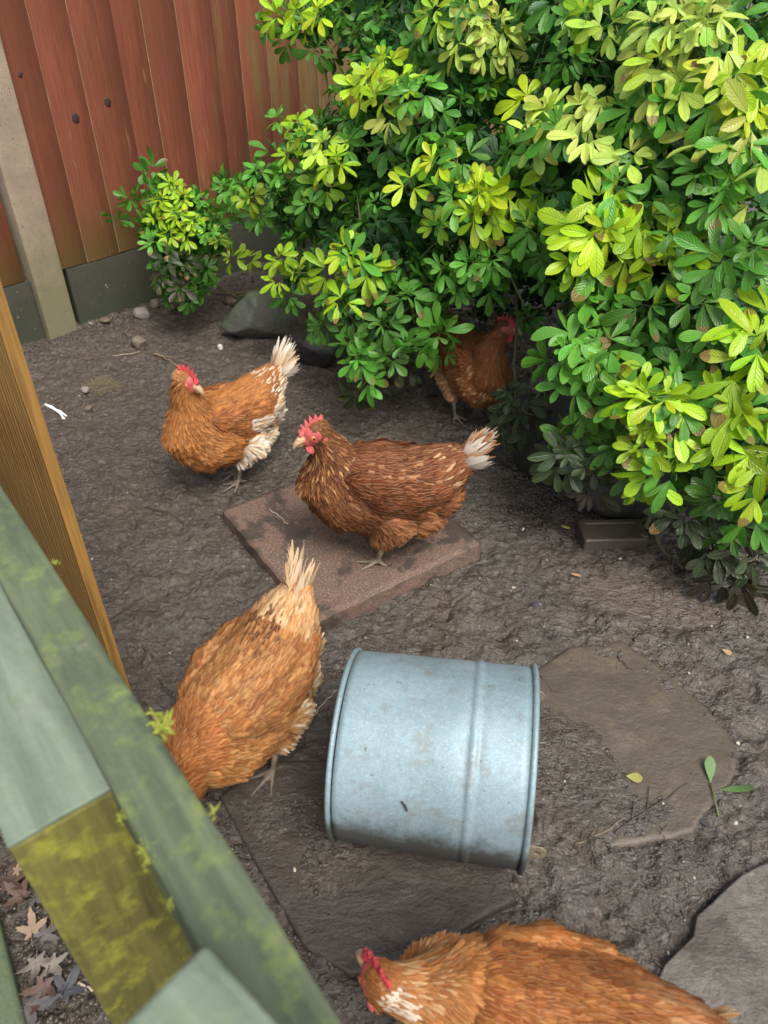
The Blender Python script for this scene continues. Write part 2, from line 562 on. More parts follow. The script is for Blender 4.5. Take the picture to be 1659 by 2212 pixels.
def build_fence():
    root = empty('board_fence', fence_pt(0, 0, 0), label='red stained board fence with a concrete post behind the shrubs', category='fence')
    inv = Matrix.Translation(-Vector(fence_pt(0, 0, 0)))
    wr, we = wood_red(), edge_wood()
    cp = concrete('post_concrete', (0.22, 0.165, 0.115), (0.33, 0.26, 0.185), (0.15, 0.145, 0.075), 0.42)
    cg = concrete('gravel_board_concrete', (0.048, 0.040, 0.030), (0.075, 0.062, 0.047), (0.036, 0.044, 0.026), 0.30)
    ang = math.atan2(FD[1], FD[0])

    def place(o, s, n, z):
        o.location = inv @ Vector(fence_pt(s, n, z))
        o.rotation_euler = (0, 0, ang)
    # feather-edged boards, thick edge towards the concrete post
    pitch = 0.1275
    W, T1, T2, Z0, Z1 = 0.148, 0.016, 0.006, 0.212, 1.62
    def board_mesh(seed):
        r = np.random.default_rng(seed)
        zz = np.linspace(Z0 - r.uniform(0, 0.006), Z1, 9)
        V, Q, mi = [], [], []
        prof = [(0, 0.0), (0, T1), (0.002, T1 + 0.0015), (W, T2), (W, 0.0)]
        ph = r.uniform(0, 6)
        for z in zz:
            w = 0.0012 * math.sin(z * 3 + ph)
            for (a, b) in prof:
                V.append((a + w, -b, z))
        k = len(prof)
        for i in range(8):
            for j in range(k):
                Q.append((i * k + j, i * k + (j + 1) % k, (i + 1) * k + (j + 1) % k, (i + 1) * k + j))
                mi.append(1 if j in (0, 1) else 0)
        me = np_mesh('board', np.array(V), np.array(Q)[:, ::-1], smooth=False)
        me.materials.append(wr); me.materials.append(we)
        me.polygons.foreach_set('material_index', np.array(mi, np.int32))
        return me
    protos = [board_mesh(i) for i in range(5)]
    boards = {}
    for side, s0, cnt in ((1, -0.02, 27), (-1, -0.13 - 0.1275 * 6 - 0.012, 6)):
        for i in range(cnt):
            s = s0 + pitch * i + (RNG.uniform(-0.003, 0.003))
            o = link('board', protos[(i * 3 + (side > 0)) % 5], root)
            place(o, s, -0.045 + 0.0004 * (i % 3), 0)
            o.rotation_euler.z = ang - math.radians(4.2)
            boards[(side, i)] = o
    km = simple('knot_wood', (0.030, 0.014, 0.010), 0.6, 0.5, 90)
    for key, u, z, r, col in (((1, 1), 0.075, 0.66, 0.013, 0), ((1, 2), 0.072, 0.69, 0.0115, 0), ((1, 2), 0.055, 0.305, 0.011, 0), ((1, 0), 0.06, 0.80, 0.007, 0)):
        bm = bmesh.new()
        add_ellipsoid(bm, (0, 0, 0), (r, 0.0022, r * 1.25), sub=3)
        for vv in bm.verts:
            vv.co.x += 0.0015 * math.sin(vv.co.z * 500)
        o = bm_obj('knot', bm, km, boards[key], smooth=True)
        o.location = (u, -(0.016 + (0.0075 - 0.016) * u / 0.148) - 0.0008, z)
    # concrete posts and gravel boards
    for s in (-0.054, -0.054 + 1.86 * 1.0 + 0.0, -0.054 + 3.72):
        bm = box_bm(0.108, 0.10, 1.75, 0.010, 2)
        o = bm_obj('post', bm, cp, root); place(o, s, -0.05, 0.80)
    for s, l in ((0.90, 1.75), (2.76, 1.75), (-0.93, 1.64)):
        bm = box_bm(l, 0.045, 0.30, 0.006, 2)
        o = bm_obj('gravel_board', bm, cg, root); place(o, s, -0.052, 0.055)


build_fence()


# ------------------------------------------------------------------ square paving slab and dark block
def slab_material():
    m = Mat('reddish_concrete')
    v = m.obj()
    a = m.noise(v, 8, 5, 0.6)
    f = m.noise(v, 230, 4, 0.75)
    mud = m.noise(v, 7, 8, 0.78, 0.3)
    c = m.mix(m.ramp(a, (0.35, 0.0), (0.65, 1.0)), (0.115, 0.072, 0.052), (0.155, 0.088, 0.066))
    c = m.mix(m.math('MULTIPLY', m.ramp(f, (0.5, 0.0), (0.72, 1.0)), 0.75), c, (0.38, 0.30, 0.24))
    c = m.mix(m.ramp(f, (0.28, 1.0), (0.43, 0.0)), c, (0.06, 0.04, 0.034))
    c = m.mix(m.ramp(mud, (0.49, 0.0), (0.56, 0.85)), c, (0.046, 0.037, 0.030))
    r = m.math('SUBTRACT', 0.8, m.math('MULTIPLY', m.ramp(mud, (0.5, 0.0), (0.6, 1.0)), 0.3))
    return m.done(m.bsdf(color=c, rough=r, normal=m.bump(f, 0.55, 0.003, m.bump(mud, 0.4, 0.01))))


bm = bmesh.new()
bmesh.ops.create_cube(bm, size=1.0, matrix=Matrix.Diagonal((SLAB_W, SLAB_D, 0.06, 1)))
bmesh.ops.bevel(bm, geom=bm.edges[:], offset=0.004, segments=2, affect='EDGES')
bmesh.ops.subdivide_edges(bm, edges=[e for e in bm.edges if e.calc_length() > 0.05], cuts=40, use_grid_fill=True)
for vv in bm.verts:
    q = (fbm(np.array([vv.co.x]), np.array([vv.co.y + vv.co.z]), 45, 3, 5)[0] - 0.5)
    if abs(vv.co.x) > SLAB_W / 2 - 0.006 or abs(vv.co.y) > SLAB_D / 2 - 0.006:
        vv.co.x += 0.0045 * q; vv.co.y += 0.0045 * q
    else:
        vv.co.z += 0.002 * q
slab = bm_obj('paving_slab', bm, slab_material(), smooth=True, label='square reddish concrete paving slab lying on the mud under the dark hen', category='paving slab')
slab.location = (SLAB_C[0], SLAB_C[1], SLAB_Z - 0.03)
slab.rotation_euler = (0, 0, SLAB_ANG)

bx = [gp(1246, 1122, 0.028), gp(1392, 1118, 0.028), gp(1400, 1165, 0.028), gp(1260, 1168, 0.028)]
bc = sum(bx) / 4
bw, bd = float(np.linalg.norm(bx[2] - bx[3])), float(np.linalg.norm(bx[0] - bx[3]))
bm = box_bm(bw, bd, 0.09, 0.008, 3)
top = [f for f in bm.faces if f.normal.z > 0.9 and f.calc_area() > 0.003]
bmesh.ops.inset_region(bm, faces=top, thickness=0.010)
r_ = bmesh.ops.inset_region(bm, faces=top, thickness=0.003, depth=-0.0025)
brick = bm_obj('brick', bm, simple('dark_brick', (0.078, 0.064, 0.050), 0.5, 0.4, 60, 0.5), smooth=False,
               label='dark grey brick sunk in the mud under the right shrub', category='brick')
brick.location = (bc[0], bc[1], -0.017)
brick.rotation_euler = (0, 0, math.atan2(*(bx[2] - bx[3])[:2][::-1]))


# ------------------------------------------------------------------ rocks
def rock_mesh(name, size, seed, cuts=14, sub=4, mat=None, rough=0.04):
    r = np.random.default_rng(seed)
    bm = bmesh.new()
    bmesh.ops.create_icosphere(bm, subdivisions=sub, radius=1.0)
    V = np.array([v.co[:] for v in bm.verts])
    for _ in range(cuts):
        n = r.normal(size=3); n /= np.linalg.norm(n)
        d = r.uniform(0.55, 0.85)
        k = V @ n - d
        V = V - np.where(k > 0, k, 0)[:, None] * n * 0.92
    nz = fbm(V[:, 0] + V[:, 2] * 0.7, V[:, 1] - V[:, 2] * 0.6, 2.5, 4, seed) - 0.5
    V = V * (1 + rough * 4 * nz)[:, None]
    for v, c in zip(bm.verts, V):
        v.co = (c[0] * size[0], c[1] * size[1], c[2] * size[2])
    me = bpy.data.meshes.new(name)
    bm.to_mesh(me); bm.free()
    me.polygons.foreach_set('use_smooth', np.ones(len(me.polygons), bool))
    if mat: me.materials.append(mat)
    return me


def rock_material(name, c1, c2, moss, mossf):
    m = Mat(name)
    v = m.obj()
    a = m.noise(v, 14, 6, 0.65)
    f = m.noise(v, 90, 5, 0.7)
    nz = m.n('SeparateXYZ', {0: m.n('NewGeometry', out=1)}, out=2)
    c = m.mix(a, c1, c2)
    mm = m.ramp(m.math('ADD', m.math('MULTIPLY', nz, 0.35), m.noise(v, 20, 6, 0.7)), (mossf, 0.0), (mossf + 0.15, 0.8))
    c = m.mix(mm, c, moss)
    return m.done(m.bsdf(color=c, rough=0.55, normal=m.bump(f, 0.5, 0.006, m.bump(a, 0.5, 0.02))))


RM = rock_material('mossy_rock', (0.035, 0.035, 0.030), (0.085, 0.083, 0.070), (0.050, 0.072, 0.034), 0.62)
DM = rock_material('dark_rock', (0.022, 0.022, 0.02), (0.05, 0.05, 0.043), (0.035, 0.05, 0.026), 0.85)
PM = rock_material('pale_pebble', (0.16, 0.14, 0.12), (0.28, 0.25, 0.22), (0.15, 0.15, 0.10), 0.95)
BMt = rock_material('brown_pebble', (0.10, 0.075, 0.055), (0.17, 0.13, 0.09), (0.10, 0.09, 0.05), 0.9)


def rock(u, v, size, seed, mat, label, cat='rock', rz=0.0, z=None, rough=0.04, group=None, cuts=14, sub=4, tilt=0.0):
    p = gp(u, v)
    o = link('rock' if cat == 'rock' else 'pebble', rock_mesh(cat, size, seed, cuts, sub, mat, rough), label=label, category=cat)
    if group: o['group'] = group
    o.location = (p[0], p[1], size[2] * 0.45 if z is None else z)
    o.rotation_euler = (tilt, 0, rz)
    return o


rock(566, 722, (0.150, 0.085, 0.115), 21, RM, 'large angular mossy green rock on the mud below the fence shrubs', rz=0.15, z=0.05)
rock(676, 778, (0.125, 0.08, 0.085), 5, DM, 'dark wet rock half hidden by leaves behind the white tail', rz=-0.35, z=0.04)
rock(1180, 990, (0.115, 0.11, 0.17), 33, DM, 'tall dark mossy rock in the shade to the right of the hidden hen', rz=0.4, z=0.08)
rock(1345, 1085, (0.15, 0.09, 0.10), 14, DM, 'dark rock in the shade just behind the brick', rz=0.1, z=0.05)
rock(308, 683, (0.034, 0.026, 0.028), 3, PM, 'pale grey pebble at the foot of the gravel board', 'pebble', z=0.012, sub=3)
rock(228, 697, (0.022, 0.016, 0.014), 8, BMt, 'brown pebble against the gravel board beside the concrete post', 'pebble', z=0.008, sub=3)
rock(302, 748, (0.030, 0.024, 0.026), 12, BMt, 'lone brown pebble out on the open mud', 'pebble', z=0.014, sub=3)
rock(197, 702, (0.010, 0.009, 0.008), 13, PM, 'tiny pale pebble next to the concrete post foot', 'pebble', z=0.006, sub=3)
rock(335, 662, (0.026, 0.02, 0.02), 15, BMt, 'brown pebble under the small shrub by the fence', 'pebble', z=0.01, sub=3)
rock(371, 667, (0.024, 0.02, 0.018), 16, BMt, 'flat brown pebble beneath the small shrub, nearest its right side', 'pebble', z=0.008, sub=3)
rock(477, 755, (0.0125, 0.011, 0.012), 17, simple('white_chip', (0.62, 0.60, 0.55), 0.6), 'white stone chip on the mud left of the mossy rock', 'pebble', z=0.008, sub=3)
rock(186, 847, (0.015, 0.013, 0.012), 18, PM, 'small grey pebble beside the yellowish straw patch', 'pebble', z=0.009, sub=3)
rock(192, 886, (0.016, 0.012, 0.010), 19, BMt, 'small brown pebble in front of the straw patch', 'pebble', z=0.007, sub=3)
rock(505, 655, (0.035, 0.028, 0.022), 25, BMt, 'reddish brown pebble beside the mossy rock under the twigs', 'pebble', z=0.012, sub=3)


# ------------------------------------------------------------------ galvanised bucket lying on its side
def bucket():
    cl = np.array([-0.0637, 0.7387, 0.14796]); cr = np.array([0.2209, 0.6921, 0.15306])
    ax = cr - cl; L = float(np.linalg.norm(ax)); ax /= L
    s = np.cross(ax, [0, 0, 1.0]); s /= np.linalg.norm(s)
    u = np.cross(s, ax)
    M = Matrix(((ax[0], s[0], u[0], cl[0]), (ax[1], s[1], u[1], cl[1]), (ax[2], s[2], u[2], cl[2]), (0, 0, 0, 1)))
    r1, r2 = 0.1455, 0.1505
    R = lambda x: r1 + (r2 - r1) * x / L
    m = Mat('galvanised_steel')
    v = m.obj()
    sp = m.noise(v, 420, 3, 0.6)
    cloud = m.noise(v, 9, 5, 0.6)
    vor = m.n('SeparateXYZ', {0: m.n('TexVoronoi', {'Vector': v, 'Scale': 160.0}, out=1)}, out=0)
    c = m.mix(m.ramp(cloud, (0.35, 0.0), (0.65, 1.0)), (0.20, 0.29, 0.32), (0.28, 0.38, 0.43))
    c = m.mix(0.12, c, vor, 'MULTIPLY')
    c = m.mix(m.math('MULTIPLY', m.ramp(sp, (0.5, 0.0), (0.7, 1.0)), 0.2), c, (0.75, 0.80, 0.83))
    rust = m.noise(v, 26, 6, 0.75)
    c = m.mix(m.ramp(rust, (0.54, 0.0), (0.72, 0.7)), c, (0.17, 0.145, 0.10))
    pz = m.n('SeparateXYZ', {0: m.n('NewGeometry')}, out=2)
    mud = m.ramp(m.math('ADD', pz, m.math('MULTIPLY', m.noise(v, 30, 6, 0.7), 0.09)), (0.190, 1.0), (0.225, 0.0))  # dark brown tone, stronger towards the bottom of the wall
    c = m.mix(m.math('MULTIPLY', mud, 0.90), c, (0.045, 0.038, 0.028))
    speck = m.noise(v, 120, 2, 0.5)
    c = m.mix(m.ramp(speck, (0.725, 0.0), (0.76, 0.8)), c, (0.12, 0.10, 0.07))
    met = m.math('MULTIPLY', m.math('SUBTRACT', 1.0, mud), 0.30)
    rr = m.math('ADD', m.math('MULTIPLY', cloud, 0.25), 0.46)
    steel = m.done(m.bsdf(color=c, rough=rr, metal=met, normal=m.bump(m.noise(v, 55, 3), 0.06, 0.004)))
    root = empty('bucket', (cl[0], cl[1], 0), label='galvanised metal bucket lying on its side in the mud', category='bucket')
    Mi = Matrix.Translation((-cl[0], -cl[1], 0)) @ M

    def lathe(name, prof, seg=128, mat=steel, closed=False):
        V, Q = [], []
        k = len(prof)
        for i in range(seg):
            a = 2 * math.pi * i / seg
            for x, r in prof:
                V.append((x, r * math.cos(a), r * math.sin(a)))
        for i in range(seg):
            j = (i + 1) % seg
            for q in range(k - 1 if not closed else k):
                w = (q + 1) % k
                Q.append((i * k + q, i * k + w, j * k + w, j * k + q))
        me = np_mesh(name, np.array(V), np.array(Q), mat=mat)
        o = link(name, me, root)
        o.matrix_local = Mi
        return o
    bx = 0.205
    prof = [(0.012, R(0.012))]
    for x in np.linspace(0.02, bx - 0.012, 8): prof.append((x, R(x)))
    for t in np.linspace(-1, 1, 9):
        x = bx + t * 0.008
        prof.append((x, R(x) + 0.0032 * math.cos(t * math.pi / 2) ** 1.0 - 0.0008))
    for x in np.linspace(bx + 0.012, L - 0.004, 6): prof.append((x, R(x)))
    inner = [(x, r - 0.0022) for x, r in prof[::-1]]
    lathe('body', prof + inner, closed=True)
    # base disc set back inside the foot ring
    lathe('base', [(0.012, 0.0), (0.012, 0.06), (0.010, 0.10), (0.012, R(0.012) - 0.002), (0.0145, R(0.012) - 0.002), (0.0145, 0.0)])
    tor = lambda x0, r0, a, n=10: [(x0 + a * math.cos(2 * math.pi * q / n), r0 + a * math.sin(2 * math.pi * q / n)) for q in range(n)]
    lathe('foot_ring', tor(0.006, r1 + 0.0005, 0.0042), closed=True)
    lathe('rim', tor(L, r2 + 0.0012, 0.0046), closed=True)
    dark = simple('ear_steel', (0.24, 0.20, 0.14), 0.5, 0.4, 200, 0.3, metal=0.2)
    for a in (4, 184):
        bm = bmesh.new()
        # flat strap ear with a hole: ring of quads joined to a tab
        n = 20; hole = 0.0052; R0 = 0.0125; th = 0.0026
        def ringv(r, z, tab):
            out = []
            for k in range(n):
                t = 2 * math.pi * k / n
                x, y = r * math.cos(t), r * math.sin(t)
                if tab and x < 0: x = -0.040 if abs(y) < 0.0122 else x
                out.append(bm.verts.new((x, y, z)))
            return out
        o1, i1, o2, i2 = ringv(R0, th / 2, True), ringv(hole, th / 2, False), ringv(R0, -th / 2, True), ringv(hole, -th / 2, False)
        for k in range(n):
            j = (k + 1) % n
            bm.faces.new((o1[k], o1[j], i1[j], i1[k])); bm.faces.new((o2[j], o2[k], i2[k], i2[j]))
            bm.faces.new((o2[k], o2[j], o1[j], o1[k])); bm.faces.new((i1[k], i1[j], i2[j], i2[k]))
        e = bm_obj('ear', bm, dark, root)
        t = math.radians(a)
        loc = Matrix.Translation((L + 0.017, (r2 - 0.0052) * math.cos(t), (r2 - 0.0052) * math.sin(t)))
        # ear plate is tangent to the wall: local z is radial
        rad = Vector((0, math.cos(t), math.sin(t))); tan = Vector((0, -math.sin(t), math.cos(t)))
        rot = Matrix(((1, tan.x, rad.x), (0, tan.y, rad.y), (0, tan.z, rad.z))).to_4x4()
        e.matrix_local = Mi @ loc @ rot
    # a stuck scrap of muddy twig on the wall
    bm = bmesh.new()
    add_tube(bm, [(0.112, 0.1335, 0.0715), (0.118, 0.1365, 0.0665), (0.121, 0.1395, 0.0595)], [0.0012, 0.002, 0.0015], 6)
    e = bm_obj('mud_scrap', bm, simple('mud_scrap', (0.03, 0.025, 0.02), 0.8), root)
    e.matrix_local = Mi


bucket()


# ------------------------------------------------------------------ mossy picket fence in front
def mossy(name, c1, c2, moss, mf, axis):
    m = Mat(name)
    v = m.obj()
    sc = [26, 26, 26]; sc[axis] = 2.5
    g = m.noise(m.n('Mapping', {'Vector': v, 'Scale': sc}), 2.0, 5, 0.65, 0.3)
    a = m.noise(v, 26, 6, 0.7)
    b = m.noise(v, 70, 5, 0.7)
    c = m.mix(m.ramp(g, (0.3, 0.0), (0.7, 1.0)), c1, c2)
    c = m.mix(m.ramp(a, (mf, 0.0), (mf + 0.16, 0.85)), c, moss)
    c = m.mix(m.ramp(m.noise(v, 12, 5, 0.65), (0.64, 0.0), (0.75, 0.6)), c, (0.24, 0.22, 0.19))
    c = m.mix(m.ramp(b, (0.68, 0.0), (0.78, 0.6)), c, (0.30, 0.34, 0.13))
    return m.done(m.bsdf(color=c, rough=0.85, normal=m.bump(b, 0.5, 0.004, m.bump(g, 0.4, 0.004)), spec=0.3))


RD = np.array([-0.608, 0.794, 0.0]); RD /= np.linalg.norm(RD)
RN = np.array([RD[1], -RD[0], 0.0])                       # towards the pen
RZ = 0.69


def box_on(name, parent, mat, org, axes, ext, bevel=0.003, cuts=0):
    """box spanned from corner org along three unit axes"""
    bm = box_bm(ext[0], ext[1], ext[2], bevel, 2)
    if cuts:
        bmesh.ops.subdivide_edges(bm, edges=[e for e in bm.edges if e.calc_length() > 0.03], cuts=cuts, use_grid_fill=True)
        for vv in bm.verts:
            q = fbm(np.array([vv.co.x + vv.co.z]), np.array([vv.co.y - vv.co.z]), 30, 3, 8)[0] - 0.5
            vv.co += Vector((0, 0.003 * q, 0.003 * q))
    o = bm_obj(name, bm, mat, parent, smooth=bool(cuts))
    c = np.array(org, float) + sum(np.array(a) * e / 2 for a, e in zip(axes, ext))
    X, Y, Z = axes
    M = Matrix(((X[0], Y[0], Z[0], c[0]), (X[1], Y[1], Z[1], c[1]), (X[2], Y[2], Z[2], c[2]), (0, 0, 0, 1)))
    o.matrix_local = (parent.matrix_world.inverted() @ M) if parent else M
    return o


def picket_fence():
    p0 = gp(740, 2212, RZ)
    root = empty('picket_fence', (p0[0], p0[1], 0.0), label='blurred mossy green wooden fence rail and posts close in front', category='fence')
    bpy.context.view_layer.update()
    Zu = np.array([0, 0, 1.0])
    rail_m = mossy('mossy_rail', (0.050, 0.066, 0.042), (0.125, 0.150, 0.090), (0.16, 0.20, 0.065), 0.52, 0)
    cap_m = mossy('algae_cap', (0.105, 0.140, 0.100), (0.205, 0.250, 0.190), (0.14, 0.18, 0.095), 0.56, 0)
    post_m = mossy('mossy_post', (0.070, 0.066, 0.018), (0.190, 0.175, 0.045), (0.30, 0.30, 0.040), 0.50, 2)
    # rail: far top edge runs from p0 along RD
    org = p0 - RD * 0.35 - np.array([0, 0, 0.07]) - RN * 0.0475
    box_on('rail', root, rail_m, org, (RD, RN, Zu), (1.9, 0.0475, 0.07), 0.004, 24)
    # two posts behind the rail, each under its own algae-covered cap board
    CZ = RZ - 0.02
    a = gp(20, 1800, CZ); b = gp(200, 1725, CZ)
    w = float((b - a) @ RN)
    base = np.array([b[0], b[1], 0]) - RN * (w + 0.004)
    hgt = CZ - 0.004
    box_on('cap_board', root, cap_m, base + Zu * hgt - RD * 0.0, (RD, RN, Zu), (0.62, w + 0.030, 0.005), 0.002, 8)
    box_on('post', root, post_m, base - RD * 0.001, (RD, RN, Zu), (0.07, w + 0.034, hgt), 0.003, 10)
    apex = gp(440, 2036, RZ + 0.085)
    rt = gp(602, 2212, RZ + 0.085); lf = gp(212, 2184, RZ + 0.085)
    d1 = rt - apex; d1 /= np.linalg.norm(d1)
    d2 = np.array([d1[1], -d1[0], 0.0])
    box_on('cap_board', root, cap_m, apex - Zu * 0.02 + d1 * 0.0, (d1, d2, Zu), (0.22, 0.085, 0.02), 0.004, 8)
    box_on('post', root, post_m, np.array([apex[0], apex[1], 0]) + d1 * 0.03 + d2 * 0.008, (d1, d2, Zu), (0.07, 0.07, RZ + 0.064), 0.004, 6)
    for s in (0.55, 0.95, 1.35):
        q = base + RD * s
        box_on('post', root, post_m, q, (RD, RN, Zu), (0.07, w - 0.004, hgt - 0.002), 0.004)
    # moss tufts along the edges of the rail
    mm = simple('moss', (0.24, 0.27, 0.035), 0.9, 0.3, 300)
    bm = bmesh.new()
    r = random.Random(4)
    def tuft(p, n, size, spread):
        for _ in range(n):
            d = Vector((r.gauss(0, 1), r.gauss(0, 1), abs(r.gauss(0, 0.8)))).normalized()
            q = Vector(p) + Vector((r.gauss(0, spread), r.gauss(0, spread), r.gauss(0, spread * 0.4)))
            l = size * r.uniform(0.6, 1.4)
            add_tube(bm, [q, q + d * l * 0.5, q + d * l + Vector((0, 0, -l * 0.2))], [size * 0.12, size * 0.16, size * 0.04], 4)
    for (u, v, n, s, sp) in ((352, 1572, 26, 0.009, 0.004), (340, 1545, 10, 0.007, 0.003), (458, 1757, 5, 0.006, 0.0015), (330, 1850, 60, 0.004, 0.003), (318, 1830, 40, 0.004, 0.003), (372, 1950, 16, 0.003, 0.002), (120, 1215, 8, 0.004, 0.002), (262, 1765, 20, 0.003, 0.002)):
        tuft(gp(u, v, RZ - 0.004), n, s, sp)
    o = bm_obj('moss_tuft', bm, mm, root, kind='stuff')
    o.matrix_local = root.matrix_world.inverted()


picket_fence()


def timber_post():
    # squared new timber standing in the pen beyond the rail
    p = ray(285, 1495)[:2]; Rr = p * 1.37
    q = ray(0, 1045)[:2] * 1.2
    d = np.array([q[0] - Rr[0], q[1] - Rr[1], 0.0]); d /= np.linalg.norm(d)
    n = np.array([-d[1], d[0], 0.0])
    if n @ np.array([-Rr[0], -Rr[1], 0]) < 0: n = -n
    m = Mat('orange_timber')
    v = m.obj()
    # ring-porous grain: ridges following the stem, deflected round knots
    wv = m.n('TexWave', {'Vector': m.n('Mapping', {'Vector': v, 'Scale': (1, 0.6, 0.05)}), 'Scale': 52.0, 'Distortion': 5.5, 'Detail': 3.0, 'Detail Scale': 1.2}, out=1, wave_type='BANDS', bands_direction='X')
    f = m.noise(m.n('Mapping', {'Vector': v, 'Scale': (300, 300, 14)}), 1.0, 4, 0.65)
    big = m.noise(v, 7, 4)
    c = m.mix(m.ramp(wv, (0.25, 0.0), (0.75, 1.0)), (0.085, 0.034, 0.007), (0.33, 0.165, 0.036))
    c = m.mix(m.ramp(big, (0.35, 0.0), (0.7, 0.7)), c, (0.20, 0.095, 0.02))
    c = m.mix(m.math('MULTIPLY', f, 0.4), c, (0.42, 0.26, 0.075))
    h = m.math('ADD', wv, m.math('MULTIPLY', f, 0.35))
    tm = m.done(m.bsdf(color=c, rough=0.6, normal=m.bump(h, 0.7, 0.004)))
    root = empty('timber_post', (Rr[0], Rr[1], 0), label='rough sawn orange timber post standing behind the mossy rail', category='post')
    bpy.context.view_layer.update()
    Zu = np.array([0, 0, 1.0])
    box_on('shaft', root, tm, np.array([Rr[0], Rr[1], -0.05]) + n * 0.02, (d, n * -1, Zu), (0.19, 0.02, 1.75), 0.004)
    kp = at(62, 972, 1.0)
    t = 1.0
    # knot on the visible face
    rr = ray(62, 972); den = rr[:2] @ n[:2]; t = (Rr @ n[:2]) / den
    kp = _C + rr * t
    bm = bmesh.new(); add_ellipsoid(bm, (0, 0, 0), (0.013, 0.002, 0.007), sub=3)
    k = bm_obj('knot', bm, simple('timber_knot', (0.05, 0.026, 0.010), 0.6, 0.4, 200), root, smooth=True)
    Mx = Matrix(((d[0], n[0], 0, kp[0]), (d[1], n[1], 0, kp[1]), (0, 0, 1, kp[2]), (0, 0, 0, 1)))
    k.matrix_local = root.matrix_world.inverted() @ Mx
    # frayed white string caught on the corner
    bm = bmesh.new()
    base = _C + ray(104, 877) * (1.43 / 1.0) * 0.995
    tt = (Rr @ n[:2]) / (ray(104, 877)[:2] @ n[:2])
    S = [_C + ray(a, b) * tt for a, b in ((97, 873), (112, 878), (126, 889), (140, 905))]
    S2 = [_C + ray(a, b) * tt for a, b in ((97, 873), (114, 882), (130, 888), (144, 899))]
    S3 = [S2[1], _C + ray(132, 893) * tt, _C + ray(136, 905) * tt]
    for q in (S, S2, S3): add_tube(bm, q, 0.0009, 5)
    o = bm_obj('string', bm, simple('white_string', (0.75, 0.78, 0.82), 0.7), label='frayed white string caught on the edge of the orange timber post', category='string')


timber_post()

# mossy concrete edging at the near left
e0, e1 = gp(0, 1975), gp(62, 2212)
dd = e1 - e0; dd /= np.linalg.norm(dd)
nn = np.array([dd[1], -dd[0], 0.0])
if nn[0] > 0: nn = -nn
edg = concrete('edging_concrete', (0.10, 0.10, 0.085), (0.15, 0.15, 0.125), (0.085, 0.12, 0.055), 0.3)
ob = box_on('edging_stone', None, edg, e0 - dd * 0.5 - np.array([0, 0, 0.12]), (dd, nn, np.array([0, 0, 1.0])), (1.2, 0.12, 0.145), 0.008, 6)
ob['label'] = 'mossy concrete edging stone beside the fallen leaves'; ob['category'] = 'edging stone'

# ------------------------------------------------------------------ hens
def feather_material():
    m = Mat('hen_feathers')
    col = m.n('Attribute', attribute_name='col', out=0)
    uv = m.n('UVMap')
    sx = m.n('SeparateXYZ', {0: uv})
    u = m.nt.nodes[-1].outputs[0] if False else sx
    sep = [n for n in m.nt.nodes if n.bl_idname == 'ShaderNodeSeparateXYZ'][-1]
    U, Vv = sep.outputs[0], sep.outputs[1]
    a = m.math('ABSOLUTE', m.math('SUBTRACT', U, 0.5))
    shaft = m.ramp(a, (0.0, 1.0), (0.075, 0.0))
    barb = m.n('TexWave', {'Vector': m.n('CombineXYZ', {0: m.math('ADD', Vv, m.math('MULTIPLY', a, -0.8)), 1: 0.0, 2: 0.0}), 'Scale': 9.0, 'Distortion': 1.5, 'Detail': 2.0}, out=1)
    edge = m.ramp(a, (0.34, 0.0), (0.5, 1.0))
    tip = m.ramp(Vv, (0.78, 0.0), (1.0, 1.0))
    c = m.mix(m.math('MULTIPLY', shaft, 0.6), col, m.mix(0.55, col, (0.85, 0.60, 0.36)))
    c = m.mix(m.math('MULTIPLY', m.math('MAXIMUM', edge, tip), 0.34), c, m.mix(0.35, col, (0.62, 0.36, 0.18)))
    c = m.mix(m.math('MULTIPLY', barb, 0.28), c, m.mix(0.5, col, (0.05, 0.02, 0.01)))
    root = m.ramp(Vv, (0.05, 1.0), (0.45, 0.0))
    c = m.mix(m.math('MULTIPLY', root, 0.6), c, m.mix(0.6, col, (0.05, 0.022, 0.01)))
    p = m.bsdf(color=c, rough=0.7, spec=0.15, normal=m.bump(barb, 0.2, 0.001))
    tr = m.n('BsdfTranslucent', {'Color': c})
    sh = m.n('MixShader', {0: 0.12, 1: p, 2: tr})
    fr = m.n('TexNoise', {'Vector': m.n('CombineXYZ', {0: m.math('MULTIPLY', m.math('ADD', Vv, m.math('MULTIPLY', a, -0.9)), 34.0), 1: m.math('MULTIPLY', U, 1.5), 2: m.n('SeparateXYZ', {0: col}, out=0)}), 'Scale': 1.0, 'Detail': 1.0})
    rim = m.math('MAXIMUM', m.ramp(a, (0.20, 0.0), (0.5, 1.0)), m.ramp(Vv, (0.70, 0.0), (1.0, 1.0)))
    cut = m.math('GREATER_THAN', m.math('ADD', fr, m.math('MULTIPLY', rim, 0.42)), 0.80)
    return m.done(m.n('MixShader', {0: cut, 1: sh, 2: m.n('BsdfTransparent')}))


def body_material():
    m = Mat('hen_skin')
    col = m.n('Attribute', attribute_name='col', out=0)
    v = m.obj()
    nz = m.noise(v, 260, 3, 0.6)
    vor = m.n('TexVoronoi', {'Vector': m.n('Mapping', {'Vector': v, 'Scale': (1, 1, 0.8)}), 'Scale': 210.0}, out=0)
    c = m.mix(m.math('MULTIPLY', nz, 0.5), col, m.mix(0.6, col, (0.02, 0.015, 0.01)))
    return m.done(m.bsdf(color=c, rough=0.55, normal=m.bump(vor, 0.5, 0.0015)))


FEATHER, SKIN = feather_material(), body_material()


